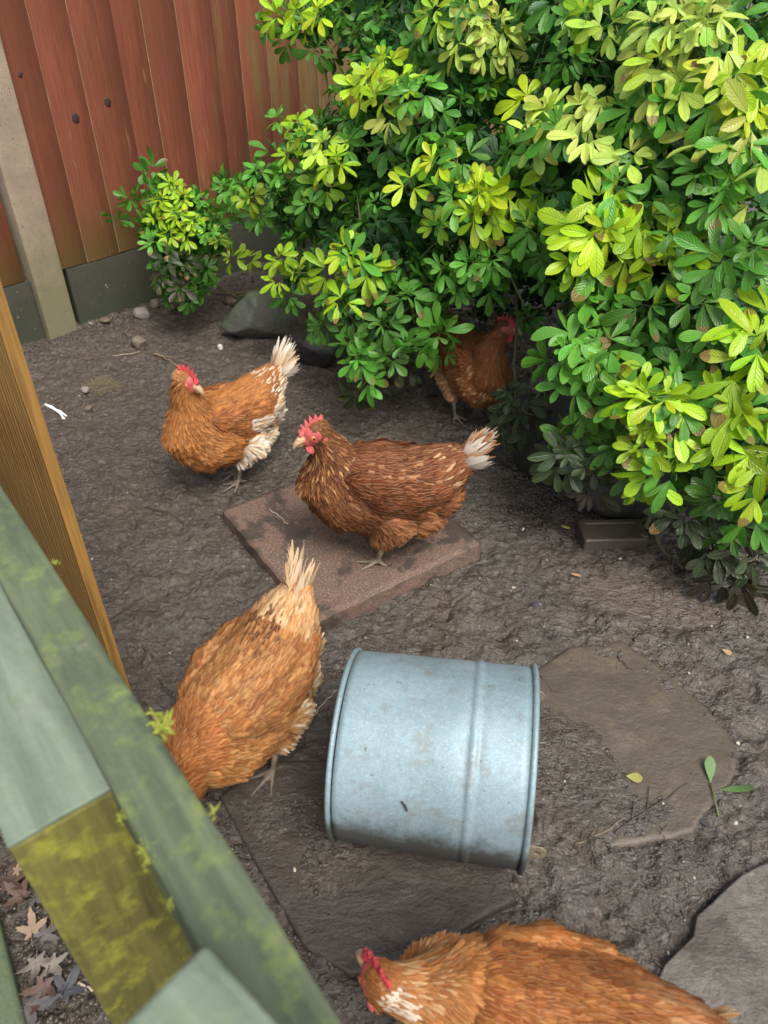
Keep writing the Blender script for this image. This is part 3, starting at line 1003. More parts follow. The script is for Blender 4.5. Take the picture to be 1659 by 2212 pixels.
def flesh(name, c1, c2, rough=0.42):
    m = Mat(name)
    v = m.obj()
    nz = m.noise(v, 150, 5, 0.65)
    big = m.noise(v, 45, 3)
    c = m.mix(big, c1, c2)
    c = m.mix(m.ramp(m.noise(v, 320, 3, 0.6), (0.35, 0.45), (0.55, 0.0)), c, [x * 0.55 for x in c1])
    p = m.bsdf(color=c, rough=rough, normal=m.bump(m.noise(v, 280, 3, 0.6), 0.9, 0.004), sss=0.0)
    return m.done(p)


COMB = flesh('comb_red', (0.50, 0.03, 0.04), (0.66, 0.08, 0.09), 0.5)
COMB_PALE = flesh('comb_pink', (0.55, 0.085, 0.085), (0.68, 0.16, 0.15))
BEAK = flesh('horn', (0.42, 0.27, 0.15), (0.58, 0.40, 0.24), 0.35)
EYE = simple('eye_amber', (0.55, 0.20, 0.03), 0.12, 0.2, 400, 0.0)
PUPIL = simple('eye_black', (0.005, 0.004, 0.004), 0.08, 0.1, 100, 0.0)


def feather_template(rows, prof, cup, curl):
    V, Q, uv = [], [], []
    for v, w in zip(rows, prof):
        for j, uu in enumerate((-1, 0, 1)):
            V.append((v, uu * w * 0.5, -curl * v * v - cup * (uu * w) ** 2 * 0.6 + (0.015 if uu == 0 else 0)))
            uv.append((0.5 + 0.5 * uu, v))
    n = len(rows)
    for i in range(n - 1):
        for j in range(2):
            Q.append((i * 3 + j, (i + 1) * 3 + j, (i + 1) * 3 + j + 1, i * 3 + j + 1))
    return np.array(V), np.array(Q), np.array(uv)


T_ROUND = feather_template((0, 0.3, 0.6, 0.82, 0.95, 1.0), (0.45, 0.85, 1.0, 0.85, 0.5, 0.16), 0.22, 0.035)
T_HACKLE = feather_template((0, 0.3, 0.6, 0.85, 1.0), (0.6, 1.0, 0.85, 0.5, 0.08), 0.22, 0.03)
T_FLUFF = feather_template((0, 0.3, 0.6, 0.85, 1.0), (0.5, 0.9, 1.0, 0.75, 0.25), 0.15, -0.05)


def scatter_feathers(P, N, Fl, L, W, tilt, C, tpl, rng):
    """one mesh worth of feathers: base points, normals, flow directions"""
    TV, TQ, TU = tpl
    Fl = Fl - N * (Fl * N).sum(1, keepdims=True)
    Fl /= np.linalg.norm(Fl, axis=1, keepdims=True) + 1e-9
    S = np.cross(N, Fl)
    yaw = rng.normal(0, 0.16, len(P))[:, None]
    F2 = Fl * np.cos(yaw) + S * np.sin(yaw)
    S2 = np.cross(N, F2)
    t = tilt[:, None]
    D = F2 * np.cos(t) + N * np.sin(t)
    Up = N * np.cos(t) - F2 * np.sin(t)
    roll = rng.normal(0, 0.07, len(P))[:, None]
    S3 = S2 * np.cos(roll) + Up * np.sin(roll)
    U3 = Up * np.cos(roll) - S2 * np.sin(roll)
    V = (P[:, None, :] + D[:, None, :] * (TV[None, :, 0:1] * L[:, None, None])
         + S3[:, None, :] * (TV[None, :, 1:2] * W[:, None, None]) + U3[:, None, :] * (TV[None, :, 2:3] * L[:, None, None]))
    n, k = len(P), len(TV)
    Q = (TQ[None] + (np.arange(n) * k)[:, None, None]).reshape(-1, 4)
    return V.reshape(-1, 3), Q, np.tile(TU, (n, 1)), np.repeat(C, k, axis=0)


def merge(parts):
    V, Q, U, C, o = [], [], [], [], 0
    for v, q, u, c in parts:
        V.append(v); Q.append(q + o); U.append(u); C.append(c); o += len(v)
    return np.vstack(V), np.vstack(Q), np.vstack(U), np.vstack(C)


def ragged_feather(L, W, col, rng, strips=6, rag=0.25, bend=0.12):
    """a long feather whose vane splits towards the tip"""
    V, Q, U, C = [], [], [], []
    rows = np.linspace(0, 1, 9)
    for s in range(strips):
        u0, u1 = s / strips, (s + 1) / strips
        ln = 1 - rag * rng.random() - 0.30 * abs((u0 + u1) / 2 - 0.5) ** 1.5
        cr = rng.normal(0, 0.006)
        b = len(V)
        for r in rows:
            v = r * ln
            w = W * (0.35 + 0.65 * min(1, v / 0.4)) if v < 0.4 else W
            uc = (u0 + u1) / 2
            hw = 0.53 / strips * (1.0 if r < 0.78 else 1 - 0.75 * ((r - 0.78) / 0.22) ** 1.5)
            for sg in (-1, 1):
                uu = uc + sg * hw
                x = (uu - 0.5) * w + (cr * max(0, r - 0.6) / 0.4)
                z = -bend * L * v * v - abs(uu - 0.5) * W * 0.25
                V.append((v * L, x, z)); U.append((uu, v))
                C.append(col if not callable(col) else col(uu, v))
        for i in range(len(rows) - 1):
            Q.append((b + 2 * i, b + 2 * i + 2, b + 2 * i + 3, b + 2 * i + 1))
    return np.array(V), np.array(Q), np.array(U), np.array(C)


def frame_from(f, up):
    f = Vector(f).normalized()
    s = Vector(up).cross(f).normalized()
    u = f.cross(s)
    return f, s, u


def make_hen(name, label, loc, yaw, scale, neck, head_f, pal, pitch=0.0, feet=((0.01, 0.045, 0.0), (-0.01, -0.045, 0.0)), tail_up=0.62, tail_col=None, tail_len=0.125, seed=1, comb_h=1.0, comb_mat=None, head_roll=0.0, lift=0.0, tail_n=11, puff=1.0, tail_spread=1.0, pale_rear=None, spots=(), fs=0.92):
    rng = np.random.default_rng(seed)
    cp, sp = math.cos(pitch), math.sin(pitch)

    def pt(p):
        x, y, z = p[0], p[1], p[2] - 0.21
        return np.array([x * cp + z * sp, y, -x * sp + z * cp + 0.21 + lift])
    prims = []

    def prim(c, r, f, up, label, flow):
        F, S, U = frame_from(f, up)
        fl = Vector(flow).normalized()
        prims.append((np.array(c), np.array(r), np.array([F, S, U]), label, np.array(fl)))

    def chain(nodes, labels, up=(0, 0, 1), sub=5, k=0.9, flow=None):
        for i in range(len(nodes) - 1):
            a, b = nodes[i], nodes[i + 1]
            pa, pb = np.array(a[0]), np.array(b[0])
            t = pb - pa
            if np.linalg.norm(np.cross(t, up)) < 1e-4: up = (1, 0, 0)
            for j in range(sub + (1 if i == len(nodes) - 2 else 0)):
                f = j / sub
                r1, r2 = a[1] + (b[1] - a[1]) * f, a[2] + (b[2] - a[2]) * f
                prim(pa + t * f, (min(r1, r2) * k, r1, r2), t, up, labels[i] if not isinstance(labels, str) else labels, -t if flow is None else flow)
    torso = [((-.178, 0, .288), .026, .028), ((-.138, 0, .262), .054, .054), ((-.088, 0, .232), .078, .080), ((-.03, 0, .202), .093, .103), ((.03, 0, .190), .097, .115), ((.085, 0, .193), .088, .111), ((.122, 0, .217), .070, .094)]
    torso = [(pt(p), a * puff, b * puff) for p, a, b in torso]
    chain(torso, ['rump', 'rump', 'back', 'back', 'back', 'chest'])
    nk = [torso[-1]] + [(np.array(p), r, r) for p, r in neck]
    chain(nk, 'neck', up=(1, 0, 0.4), sub=5)
    hc = np.array(neck[-1][0]); HS = 1.22
    hf, hs, hu = frame_from(head_f, (0, 0, 1))
    if head_roll:
        R = Matrix.Rotation(head_roll, 3, hf); hs, hu = R @ hs, R @ hu
    A3 = lambda a, b, c: np.array(Vector(hc) + (hf * a + hs * b + hu * c) * HS)
    prim(A3(0, 0, 0.002), (.0285 * HS, .0215 * HS, .0235 * HS), hf, hu, 'head', -hf)
    prim(A3(.016, 0, -.003), (.018 * HS, .0135 * HS, .0155 * HS), hf, hu, 'head', -hf)
    prim(pt((-.055, 0, .142)), (.085, .074 * puff, .060), (1, 0, 0.2), (0, 0, 1), 'fluff', (-.6, 0, -.7))
    prim(pt((-.115, 0, .188)), (.055, .058 * puff, .060), (1, 0, 0.2), (0, 0, 1), 'fluff', (-.7, 0, -.6))
    for sd, ft in zip((1, -1), feet):
        hip = pt((-.012, .050 * sd, .150))
        hock = np.array([ft[0] - 0.020, ft[1], ft[2] + 0.070])
        ank = np.array([ft[0] - 0.004, ft[1], ft[2] + 0.014])
        knee = hip * 0.45 + hock * 0.55 + np.array([0.012, 0.004 * sd, 0.004])
        chain([(hip, .056, .056), (knee, .038, .038), (hock, .0115, .0115)], 'thigh', up=(1, 0, 0), sub=5, flow=(-.35, 0, -.9))
        chain([(hock, .0088, .0088), (ank, .0072, .0072)], 'leg', up=(1, 0, 0), sub=14, k=1.4)
        fy = ft[3] if len(ft) > 3 else 0.0
        for ta, tl in ((0, .062), (0.62, .050), (-0.62, .050), (math.pi * 0.92, .026)):
            d = np.array([math.cos(ta + fy), math.sin(ta + fy), 0])
            e = ank + d * tl; e[2] = ft[2] + 0.0035
            mid = ank + d * tl * 0.5; mid[2] = ft[2] + 0.0065
            chain([(ank, .0066, .0062), (mid, .0058, .0054), (e, .0028, .0030)], 'leg', up=(0, 0, 1), sub=7, k=1.5)
    for sd in (1, -1):
        chain([(pt((.072, .060 * sd * puff, .248)), .022, .036), (pt((.02, .080 * sd * puff, .232)), .022, .052), (pt((-.05, .080 * sd * puff, .226)), .019, .046), (pt((-.115, .062 * sd * puff, .228)), .013, .026)], 'wing', sub=5, k=1.6, flow=(-cp, -0.10 * sd, sp - 0.22))
    # ---- one continuous body
    bm = bmesh.new()
    for c, r, A, lb, fl in prims:
        M = Matrix(((A[0][0], A[1][0], A[2][0]), (A[0][1], A[1][1], A[2][1]), (A[0][2], A[1][2], A[2][2])))
        add_ellipsoid(bm, c, r, M, 2 if lb != 'leg' else 1)
    me0 = bpy.data.meshes.new('tmp'); bm.to_mesh(me0); bm.free()
    tmp = bpy.data.objects.new('tmp', me0); COL.objects.link(tmp)
    md = tmp.modifiers.new('r', 'REMESH'); md.mode = 'VOXEL'; md.voxel_size = 0.0032; md.use_smooth_shade = True
    ms = tmp.modifiers.new('s', 'SMOOTH'); ms.iterations = 3; ms.factor = 0.5
    dg = bpy.context.evaluated_depsgraph_get()
    me = bpy.data.meshes.new_from_object(tmp.evaluated_get(dg))
    bpy.data.objects.remove(tmp); bpy.data.meshes.remove(me0)
    me.name = name
    nv = len(me.vertices)
    V = np.zeros(nv * 3, np.float32); me.vertices.foreach_get('co', V); V = V.reshape(-1, 3).astype(float)
    N = np.zeros(nv * 3, np.float32); me.vertex_normals.foreach_get('vector', N); N = N.reshape(-1, 3).astype(float)
    # ---- region of every vertex and the way its feathers lie
    labs = [p[3] for p in prims]
    best = np.full(nv, 1e9); bi = np.zeros(nv, int); acc = np.zeros((nv, 3)); wt = np.zeros(nv)
    for i, (c, r, A, lb, fl) in enumerate(prims):
        q = (V - c) @ A.T / r
        d = (np.linalg.norm(q, axis=1) - 1) * r.mean()
        b = d < best
        best[b] = d[b]; bi[b] = i
        w = np.exp(-np.maximum(d, 0) / 0.008)
        acc += w[:, None] * fl; wt += w
    flow = acc / wt[:, None]
    lab = np.array(labs)[bi]
    hl = np.stack([(V - hc) @ np.array(hf), (V - hc) @ np.array(hs), (V - hc) @ np.array(hu)], 1) / HS
    face = (lab == 'head') & (hl[:, 0] > -0.001 - 0.004 * np.sin(hl[:, 2] * 260)) & ~((hl[:, 2] > 0.0165) & (hl[:, 0] < 0.010))
    lab = np.where(face, 'face', lab)
    back = lab == 'back'
    lab = np.where(back & (N[:, 2] < -0.25), 'chest', lab)
    lab = np.where((lab == 'chest') & (V[:, 0] < -0.01) , 'fluff', lab)
    if pale_rear:
        pr_ = (V[:, 0] < pale_rear[0] + 0.015 * np.sin(V[:, 2] * 90)) & (V[:, 2] < pale_rear[1] + 0.4 * np.maximum(0, -V[:, 0] - 0.08)) & (V[:, 2] > 0.06) & np.isin(lab, ['back', 'chest', 'fluff', 'thigh', 'wing', 'rump'])
        lab = np.where(pr_, 'fluff', lab)
    pal_under = {k: np.array(v[0]) for k, v in pal.items()}
    bc = np.zeros((nv, 3))
    leg_c = np.array(pal.get('leg', [(0.34, 0.28, 0.20)])[0])
    for z in set(lab):
        if z == 'face': c = np.array(pal.get('face', [(0.48, 0.10, 0.085)])[0])
        elif z == 'leg': c = leg_c
        else: c = pal_under.get(z, pal_under['back']) * 0.75
        bc[lab == z] = c
    mudk = (lab == 'leg') & (V[:, 2] < 0.03 + 0.02 * RNG.random(nv))
    bc[mudk] = bc[mudk] * 0.35 + np.array([0.05, 0.04, 0.03]) * 0.65
    rg = np.ones((nv, 4), np.float32); rg[:, :3] = bc
    me.color_attributes.new('col', 'FLOAT_COLOR', 'POINT').data.foreach_set('color', rg.ravel())
    me.materials.clear(); me.materials.append(SKIN)
    me.polygons.foreach_set('use_smooth', np.ones(len(me.polygons), bool))
    root = link(name, me, label=label, category='hen', group='brown hens in the muddy pen')
    root.location = loc; root.rotation_euler = (0, 0, yaw); root.scale = (scale,) * 3

    # ---- plumage
    spec = {'head': (.0040, .010, .0060, .16, T_ROUND), 'neck': (.0055, .024, .0080, .12, T_HACKLE), 'chest': (.0066, .024, .0140, .12, T_ROUND), 'back': (.0068, .025, .0145, .11, T_ROUND), 'rump': (.0064, .031, .0120, .11, T_HACKLE), 'wing': (.0076, .029, .0170, .11, T_ROUND), 'fluff': (.0066, .030, .0120, .11, T_FLUFF), 'thigh': (.0062, .025, .0110, .10, T_FLUFF)}
    order = rng.permutation(nv)
    cell = {}
    keep = {k: [] for k in spec}
    for i in order:
        z = lab[i]
        if z not in spec: continue
        sp_ = spec[z][0] * fs
        p = V[i]
        k0 = (int(p[0] // 0.01), int(p[1] // 0.01), int(p[2] // 0.01))
        ok = True
        for dx in (-1, 0, 1):
            for dy in (-1, 0, 1):
                for dz in (-1, 0, 1):
                    for q in cell.get((k0[0] + dx, k0[1] + dy, k0[2] + dz), ()):
                        if (p[0] - q[0]) ** 2 + (p[1] - q[1]) ** 2 + (p[2] - q[2]) ** 2 < sp_ * sp_:
                            ok = False; break
                    if not ok: break
                if not ok: break
            if not ok: break
        if ok:
            cell.setdefault(k0, []).append(p)
            keep[z].append(i)
    body_parts, wing_parts = [], {1: [], -1: []}

    def zone_col(z, P):
        opts = [np.array(c) for c in pal.get(z, pal['back'])]
        pr = pal.get(z + '_p')
        k = rng.choice(len(opts), len(P), p=pr)
        # neighbouring feathers run in drifts of like colour
        n1 = fbm(P[:, 0] + P[:, 2], P[:, 1] - P[:, 2], 30, 3, seed)
        c = np.array(opts)[k]
        return c * (0.66 + 0.60 * n1 + rng.normal(0, 0.11, len(P)))[:, None].clip(0.40, 1.6)
    for z, idx in keep.items():
        if not idx: continue
        idx = np.array(idx)
        d, L, W, tl, tp = spec[z]; L *= fs; W *= fs
        fl = flow[idx].copy()
        if z in ('back', 'chest'):
            fl[:, 2] -= 0.30 * np.clip(np.abs(V[idx, 1]) / 0.08, 0, 1)
        n = len(idx)
        Ls = L * rng.uniform(0.8, 1.2, n); Ws = W * rng.uniform(0.85, 1.15, n)
        ti = tl * rng.uniform(0.75, 1.6, n)
        C = zone_col(z, V[idx])
        for sp_pt, sp_r, sp_c, sp_p in spots:
            q_ = A3(*sp_pt[1:]) if sp_pt[0] == 'head' else pt(sp_pt[1:])
            hit = (np.linalg.norm(V[idx] - q_, axis=1) < sp_r * rng.uniform(0.7, 1.15, n)) & (rng.random(n) < sp_p)
            C[hit] = np.array(sp_c) * rng.uniform(0.8, 1.15, (hit.sum(), 1))
        args = (V[idx] + N[idx] * 0.0006, N[idx], fl, Ls, Ws, ti, C, tp, rng)
        if z == 'wing':
            for sd in (1, -1):
                k = (V[idx, 1] * sd) > 0
                if k.any():
                    wing_parts[sd].append(scatter_feathers(*[a[k] for a in args[:7]], tp, rng))
        else:
            body_parts.append(scatter_feathers(*args))
    # loose down along the belly and thighs
    v, q, u, c = merge(body_parts)
    link('plumage', np_mesh('plumage', v, q, u, {'col': c}, mat=FEATHER), root, kind='stuff')
    for sd in (1, -1):
        v, q, u, c = merge(wing_parts[sd])
        w = link('wing', np_mesh('wing', v, q, u, {'col': c}, mat=FEATHER), root, kind='stuff')
        wc = pal.get('wing_tip', pal['wing'])
        for k in range(7):
            L = 0.085 - 0.004 * k
            col = np.array(wc[k % len(wc)]) * rng.uniform(0.75, 1.15)
            me = np_mesh('flight_feather', *ragged_feather(L, 0.019, col, rng, 5, 0.08, 0.05)[:3], mat=FEATHER)
            cc = np.ones((len(me.vertices), 4), np.float32); cc[:, :3] = col
            me.color_attributes.new('col', 'FLOAT_COLOR', 'POINT').data.foreach_set('color', cc.ravel())
            o = link('flight_feather', me, w)
            f = k / 6
            b = pt((-.035 - .035 * f, (.091 - .014 * f) * sd * puff, .190 + .040 * f))
            dr = Vector((-cp, -0.20 * sd, sp - 0.10 + 0.10 * f)).normalized()
            up = Vector((-0.2, 0.95 * sd, 0.30)).normalized()
            s_ = up.cross(dr).normalized(); up = dr.cross(s_)
            o.matrix_local = Matrix(((dr.x, s_.x, up.x, b[0]), (dr.y, s_.y, up.y, b[1]), (dr.z, s_.z, up.z, b[2]), (0, 0, 0, 1)))
    # ---- tail
    tr = Vector(pt((-.155, 0, .288)))
    tc = tail_col or [(0.55, 0.40, 0.24), (0.62, 0.50, 0.36)]
    for k in range(tail_n):
        f = (k - (tail_n - 1) / 2) / ((tail_n - 1) / 2)
        el = tail_up + rng.normal(0, 0.11) - 0.30 * abs(f) * tail_spread - pitch * 0
        az = f * 0.42 * tail_spread + rng.normal(0, 0.05)
        d = Vector((-math.cos(el) * math.cos(az), math.sin(az) * math.cos(el), math.sin(el))).normalized()
        # vane faces sideways like the two leaves of a tent
        side = Vector((0, 1 if f >= 0 else -1, 0.25 - 0.2 * abs(f)))
        up = (side - d * side.dot(d)).normalized()
        s_ = up.cross(d).normalized()
        c0 = np.array(tc[rng.integers(len(tc))]) * rng.uniform(0.85, 1.1)
        cb = np.array(pal['rump'][0])
        v, q, u, c = ragged_feather(tail_len * rng.uniform(0.8, 1.1) * (1 - 0.22 * abs(f)), 0.046, lambda uu, vv: c0 * min(1, vv * 1.5) + cb * max(0, 1 - vv * 1.5), rng, 6, 0.22, 0.06)
        o = link('tail_feather', np_mesh('tail_feather', v, q, u, {'col': c}, mat=FEATHER), root)
        b = tr + Vector((0.004 * abs(f), 0.020 * f, -0.016 * abs(f)))
        o.matrix_local = Matrix(((d.x, s_.x, up.x, b.x), (d.y, s_.y, up.y, b.y), (d.z, s_.z, up.z, b.z), (0, 0, 0, 1)))
    # ---- head furniture, in the head's own frame
    HM = Matrix(((hf.x, hs.x, hu.x, hc[0]), (hf.y, hs.y, hu.y, hc[1]), (hf.z, hs.z, hu.z, hc[2]), (0, 0, 0, 1))) @ Matrix.Scale(HS, 4)
    cm = comb_mat or COMB
    bm = bmesh.new()
    pr = [(0.030, 0.004), (0.032, 0.014), (0.028, 0.022 * comb_h + 0.004), (0.024, 0.017), (0.021, 0.034 * comb_h + .002), (0.016, 0.020), (0.011, 0.042 * comb_h), (0.006, 0.024), (0.000, 0.044 * comb_h), (-0.004, 0.026), (-0.011, 0.040 * comb_h), (-0.013, 0.024), (-0.022, 0.031 * comb_h), (-0.023, 0.022), (-0.018, 0.014), (-0.008, 0.016), (0.010, 0.013), (0.022, 0.006)]
    n = len(pr)
    cx, cz = 0.006, 0.018
    rows_ = []
    for y, k in ((-0.0026, 0.86), (-0.0016, 0.98), (0, 1.0), (0.0016, 0.98), (0.0026, 0.86)):
        rows_.append([bm.verts.new((cx + (a - cx) * (k if c_ > 0.016 else 1), y * (1.5 - c_ * 16 if c_ < 0.03 else 1.0) + 0.006 * max(0, c_ - 0.02) * math.sin(seed + a * 200) * 14 * 0.02, cz + (c_ - cz) * k)) for a, c_ in pr])
    for i in range(4):
        for j in range(n):
            bm.faces.new((rows_[i][j], rows_[i][(j + 1) % n], rows_[i + 1][(j + 1) % n], rows_[i + 1][j]))
    bm.faces.new(rows_[0][::-1]); bm.faces.new(rows_[-1])
    bmesh.ops.triangulate(bm, faces=[f for f in bm.faces if len(f.verts) > 4])
    bmesh.ops.recalc_face_normals(bm, faces=bm.faces[:])
    o = bm_obj('comb', bm, cm, root, smooth=True); o.matrix_local = HM
    bm = bmesh.new()
    add_tube(bm, [(.024, 0, .003), (.034, 0, .0035), (.042, 0, .001), (.048, 0, -.004), (.0505, 0, -.008)], [.0085, .0075, .0055, .003, .0008], 10)
    o = bm_obj('beak', bm, BEAK, root, smooth=True); o.matrix_local = HM
    bm = bmesh.new()
    add_tube(bm, [(.024, 0, -.004), (.034, 0, -.0045), (.043, 0, -.0065)], [.0065, .0048, .0012], 10)
    o = bm_obj('lower_beak', bm, BEAK, root, smooth=True); o.matrix_local = HM
    for sd in (1, -1):
        bm = bmesh.new()
        add_ellipsoid(bm, (.022, .0055 * sd, -.0195), (.0085, .0032, .0125), Matrix.Rotation(0.25 * sd, 3, 'X'), 3)
        o = bm_obj('wattle', bm, cm, root, smooth=True); o.matrix_local = HM
        bm = bmesh.new()
        add_ellipsoid(bm, (-.006, .0195 * sd, -.0095), (.0055, .003, .0085), None, 2)
        o = bm_obj('ear_lobe', bm, COMB_PALE, root, smooth=True); o.matrix_local = HM
        bm = bmesh.new(); add_ellipsoid(bm, (.0125, .0152 * sd, .0042), (.0052, .0042, .0050), None, 3)
        e = bm_obj('eye', bm, EYE, root, smooth=True); e.matrix_local = HM
        bm = bmesh.new(); add_ellipsoid(bm, (.0130, .0187 * sd, .0044), (.0025, .0012, .0025), None, 2)
        p = bm_obj('pupil', bm, PUPIL, e, smooth=True)
        bm = bmesh.new()
        # eyelid rim
        rg_ = [(.0125 + .0058 * math.cos(t), (.0158 + .0006) * sd, .0042 + .0054 * math.sin(t)) for t in np.linspace(0, 2 * math.pi, 17)]
        add_tube(bm, rg_, 0.0011, 6, cap=False)
        l = bm_obj('eyelid', bm, COMB_PALE, root, smooth=True); l.matrix_local = HM
    return root


GINGER = (0.40, 0.150, 0.036); RUFOUS = (0.22, 0.062, 0.016); GOLD = (0.52, 0.255, 0.085); CREAM = (0.66, 0.52, 0.36); WHITE = (0.72, 0.66, 0.56); DARK = (0.105, 0.030, 0.010); BUFF = (0.50, 0.30, 0.14); CHEST = (0.16, 0.046, 0.013)

make_hen('hen', 'ginger hen with creamy white thighs behind the slab corner, head turned round', (-0.385, 1.660, 0), 3.95, 0.90,
         [((.120, .0, .303), .051), ((.130, .004, .348), .037), ((.130, .014, .384), .030)], (-.32, .90, -.42),
         {'head': [GINGER, (0.46, 0.22, 0.09)], 'neck': [GINGER, (0.44, 0.18, 0.05), (0.33, 0.115, 0.03)], 'chest': [(0.36, 0.125, 0.03), (0.30, 0.10, 0.026), (0.44, 0.19, 0.06)], 'back': [GINGER, (0.36, 0.13, 0.034)], 'rump': [(0.36, 0.14, 0.045), CREAM, (0.30, 0.10, 0.03), WHITE], 'rump_p': [.45, .2, .2, .15], 'wing': [(0.30, 0.10, 0.026), (0.24, 0.074, 0.02), (0.36, 0.13, 0.04)], 'wing_tip': [(0.20, 0.062, 0.018), (0.26, 0.085, 0.025)], 'fluff': [CREAM, WHITE, BUFF], 'fluff_p': [.45, .35, .2], 'thigh': [CREAM, WHITE, (0.52, 0.33, 0.17)], 'leg': [(0.40, 0.33, 0.26)]},
         feet=((0.02, 0.020, 0.0, 0.0), (-0.012, -0.030, 0.0, 0.1)), tail_up=0.85, tail_col=[CREAM, WHITE, (0.60, 0.45, 0.28)], seed=11, puff=0.95, pale_rear=(0.006, 0.236))

make_hen('hen', 'dark rufous hen standing on the square paving slab with a ragged white tipped tail', (0.010, 1.325, SLAB_Z), 3.13, 0.915,
         [((.128, .0, .290), .050), ((.142, .006, .325), .037), ((.152, .014, .350), .029), ((.160, .02, .366), .026)], (.80, .52, -.26),
         {'head': [(0.16, 0.055, 0.018), (0.24, 0.09, 0.03)], 'neck': [(0.11, 0.03, 0.010), (0.27, 0.105, 0.03), (0.15, 0.045, 0.013), (0.44, 0.24, 0.09)], 'neck_p': [.40, .2, .28, .12], 'chest': [(0.12, 0.034, 0.011), (0.16, 0.048, 0.015), (0.21, 0.075, 0.026)], 'back': [(0.165, 0.050, 0.017), (0.13, 0.037, 0.013), (0.36, 0.17, 0.08)], 'back_p': [.5, .4, .1], 'rump': [(0.20, 0.062, 0.022), (0.16, 0.048, 0.017), (0.50, 0.30, 0.17)], 'rump_p': [.5, .4, .1], 'wing': [(0.135, 0.037, 0.012), (0.165, 0.048, 0.016), (0.10, 0.027, 0.009)], 'wing_tip': [(0.20, 0.060, 0.018), (0.25, 0.09, 0.03)], 'fluff': [(0.26, 0.10, 0.040), (0.21, 0.075, 0.027)], 'thigh': [(0.26, 0.10, 0.040), (0.31, 0.135, 0.058), (0.22, 0.08, 0.028)], 'leg': [(0.46, 0.36, 0.22)]},
         feet=((0.030, 0.046, 0.0, -0.1), (-0.055, -0.050, 0.0, 0.2)), tail_up=0.82, tail_col=[(0.46, 0.26, 0.14), WHITE, (0.54, 0.36, 0.22), (0.34, 0.15, 0.07), (0.40, 0.20, 0.10)], seed=23, comb_h=0.95, comb_mat=COMB_PALE, tail_len=0.122, tail_n=14)

make_hen('hen', 'golden brown hen pecking with her head hidden behind the mossy rail', (-0.222, 0.815, 0), -2.20, 0.90,
         [((.140, .0, .185), .056), ((.170, .0, .140), .043), ((.190, .0, .095), .033), ((.203, .0, .060), .027)], (.55, 0, -.83),
         {'head': [GINGER], 'neck': [(0.40, 0.135, 0.036), (0.30, 0.095, 0.026), (0.46, 0.19, 0.06)], 'chest': [GINGER, GOLD], 'back': [(0.38, 0.160, 0.046), (0.44, 0.21, 0.075), (0.30, 0.11, 0.032)], 'rump': [(0.54, 0.29, 0.12), (0.60, 0.38, 0.20), (0.48, 0.22, 0.075)], 'wing': [(0.36, 0.145, 0.042), (0.28, 0.10, 0.030), (0.42, 0.20, 0.07)], 'wing_tip': [(0.36, 0.15, 0.05), (0.44, 0.20, 0.07)], 'fluff': [BUFF, CREAM], 'thigh': [BUFF, CREAM, (0.46, 0.25, 0.10)], 'leg': [(0.36, 0.29, 0.2)]},
         pitch=0.30, feet=((0.02, 0.050, 0.0), (0.0, -0.050, 0.0)), tail_up=1.02, tail_col=[(0.62, 0.45, 0.27), (0.66, 0.52, 0.36)], seed=37, puff=1.03, fs=0.80, spots=((('body', -.075, 0.0, .315), .045, (0.13, 0.045, 0.018), .45), (('body', -.13, 0.0, .30), .05, (0.60, 0.40, 0.22), .5)), tail_n=7, tail_spread=0.12, tail_len=0.118)

make_hen('hen', 'shaded rufous hen standing under the shrub, showing her breast and red comb', (0.243, 2.00, 0), -1.12, 0.84,
         [((.118, .0, .295), .048), ((.124, .014, .330), .036), ((.128, .030, .355), .028), ((.130, .040, .372), .026)], (.72, .66, -.12),
         {'head': [(0.20, 0.066, 0.02)], 'neck': [(0.24, 0.080, 0.022), (0.20, 0.066, 0.018), (0.30, 0.11, 0.03)], 'chest': [(0.34, 0.13, 0.040), (0.25, 0.085, 0.025), (0.52, 0.33, 0.17)], 'chest_p': [.5, .38, .12], 'back': [(0.24, 0.08, 0.022)], 'rump': [(0.25, 0.08, 0.024)], 'wing': [(0.23, 0.072, 0.02)], 'fluff': [BUFF, (0.40, 0.2, 0.09)], 'thigh': [BUFF, (0.40, 0.2, 0.09)], 'leg': [(0.40, 0.36, 0.30)]},
         feet=((0.0, 0.045, 0.0), (0.015, -0.048, 0.0)), seed=41, comb_mat=COMB)

make_hen('hen', 'large ginger hen nearest the camera at the bottom edge, white patch on her nape', (0.192, 0.328, 0), 2.88, 0.89,
         [((.134, .006, .228), .058), ((.166, .014, .236), .041), ((.196, .022, .248), .031), ((.220, .026, .256), .027)], (.74, -.62, -.26),
         {'head': [GINGER, (0.36, 0.13, 0.04)], 'neck': [(0.42, 0.17, 0.05), (0.36, 0.125, 0.034), (0.52, 0.30, 0.14)], 'chest': [(0.40, 0.15, 0.04), (0.46, 0.20, 0.065)], 'back': [(0.34, 0.115, 0.030), (0.40, 0.155, 0.042), (0.29, 0.09, 0.024)], 'rump': [(0.38, 0.145, 0.05), (0.46, 0.23, 0.10), (0.30, 0.10, 0.03)], 'wing': [(0.40, 0.155, 0.042), (0.33, 0.11, 0.028), (0.44, 0.19, 0.06)], 'wing_tip': [(0.36, 0.14, 0.045)], 'fluff': [BUFF], 'thigh': [BUFF, GOLD]},
         tail_up=0.30, tail_col=[(0.52, 0.33, 0.17), (0.46, 0.26, 0.12)], seed=53, pitch=0.10, fs=0.80, spots=((('head', -.036, .004, .004), .028, (0.66, 0.55, 0.42), .85),), head_roll=0.0, puff=1.06)


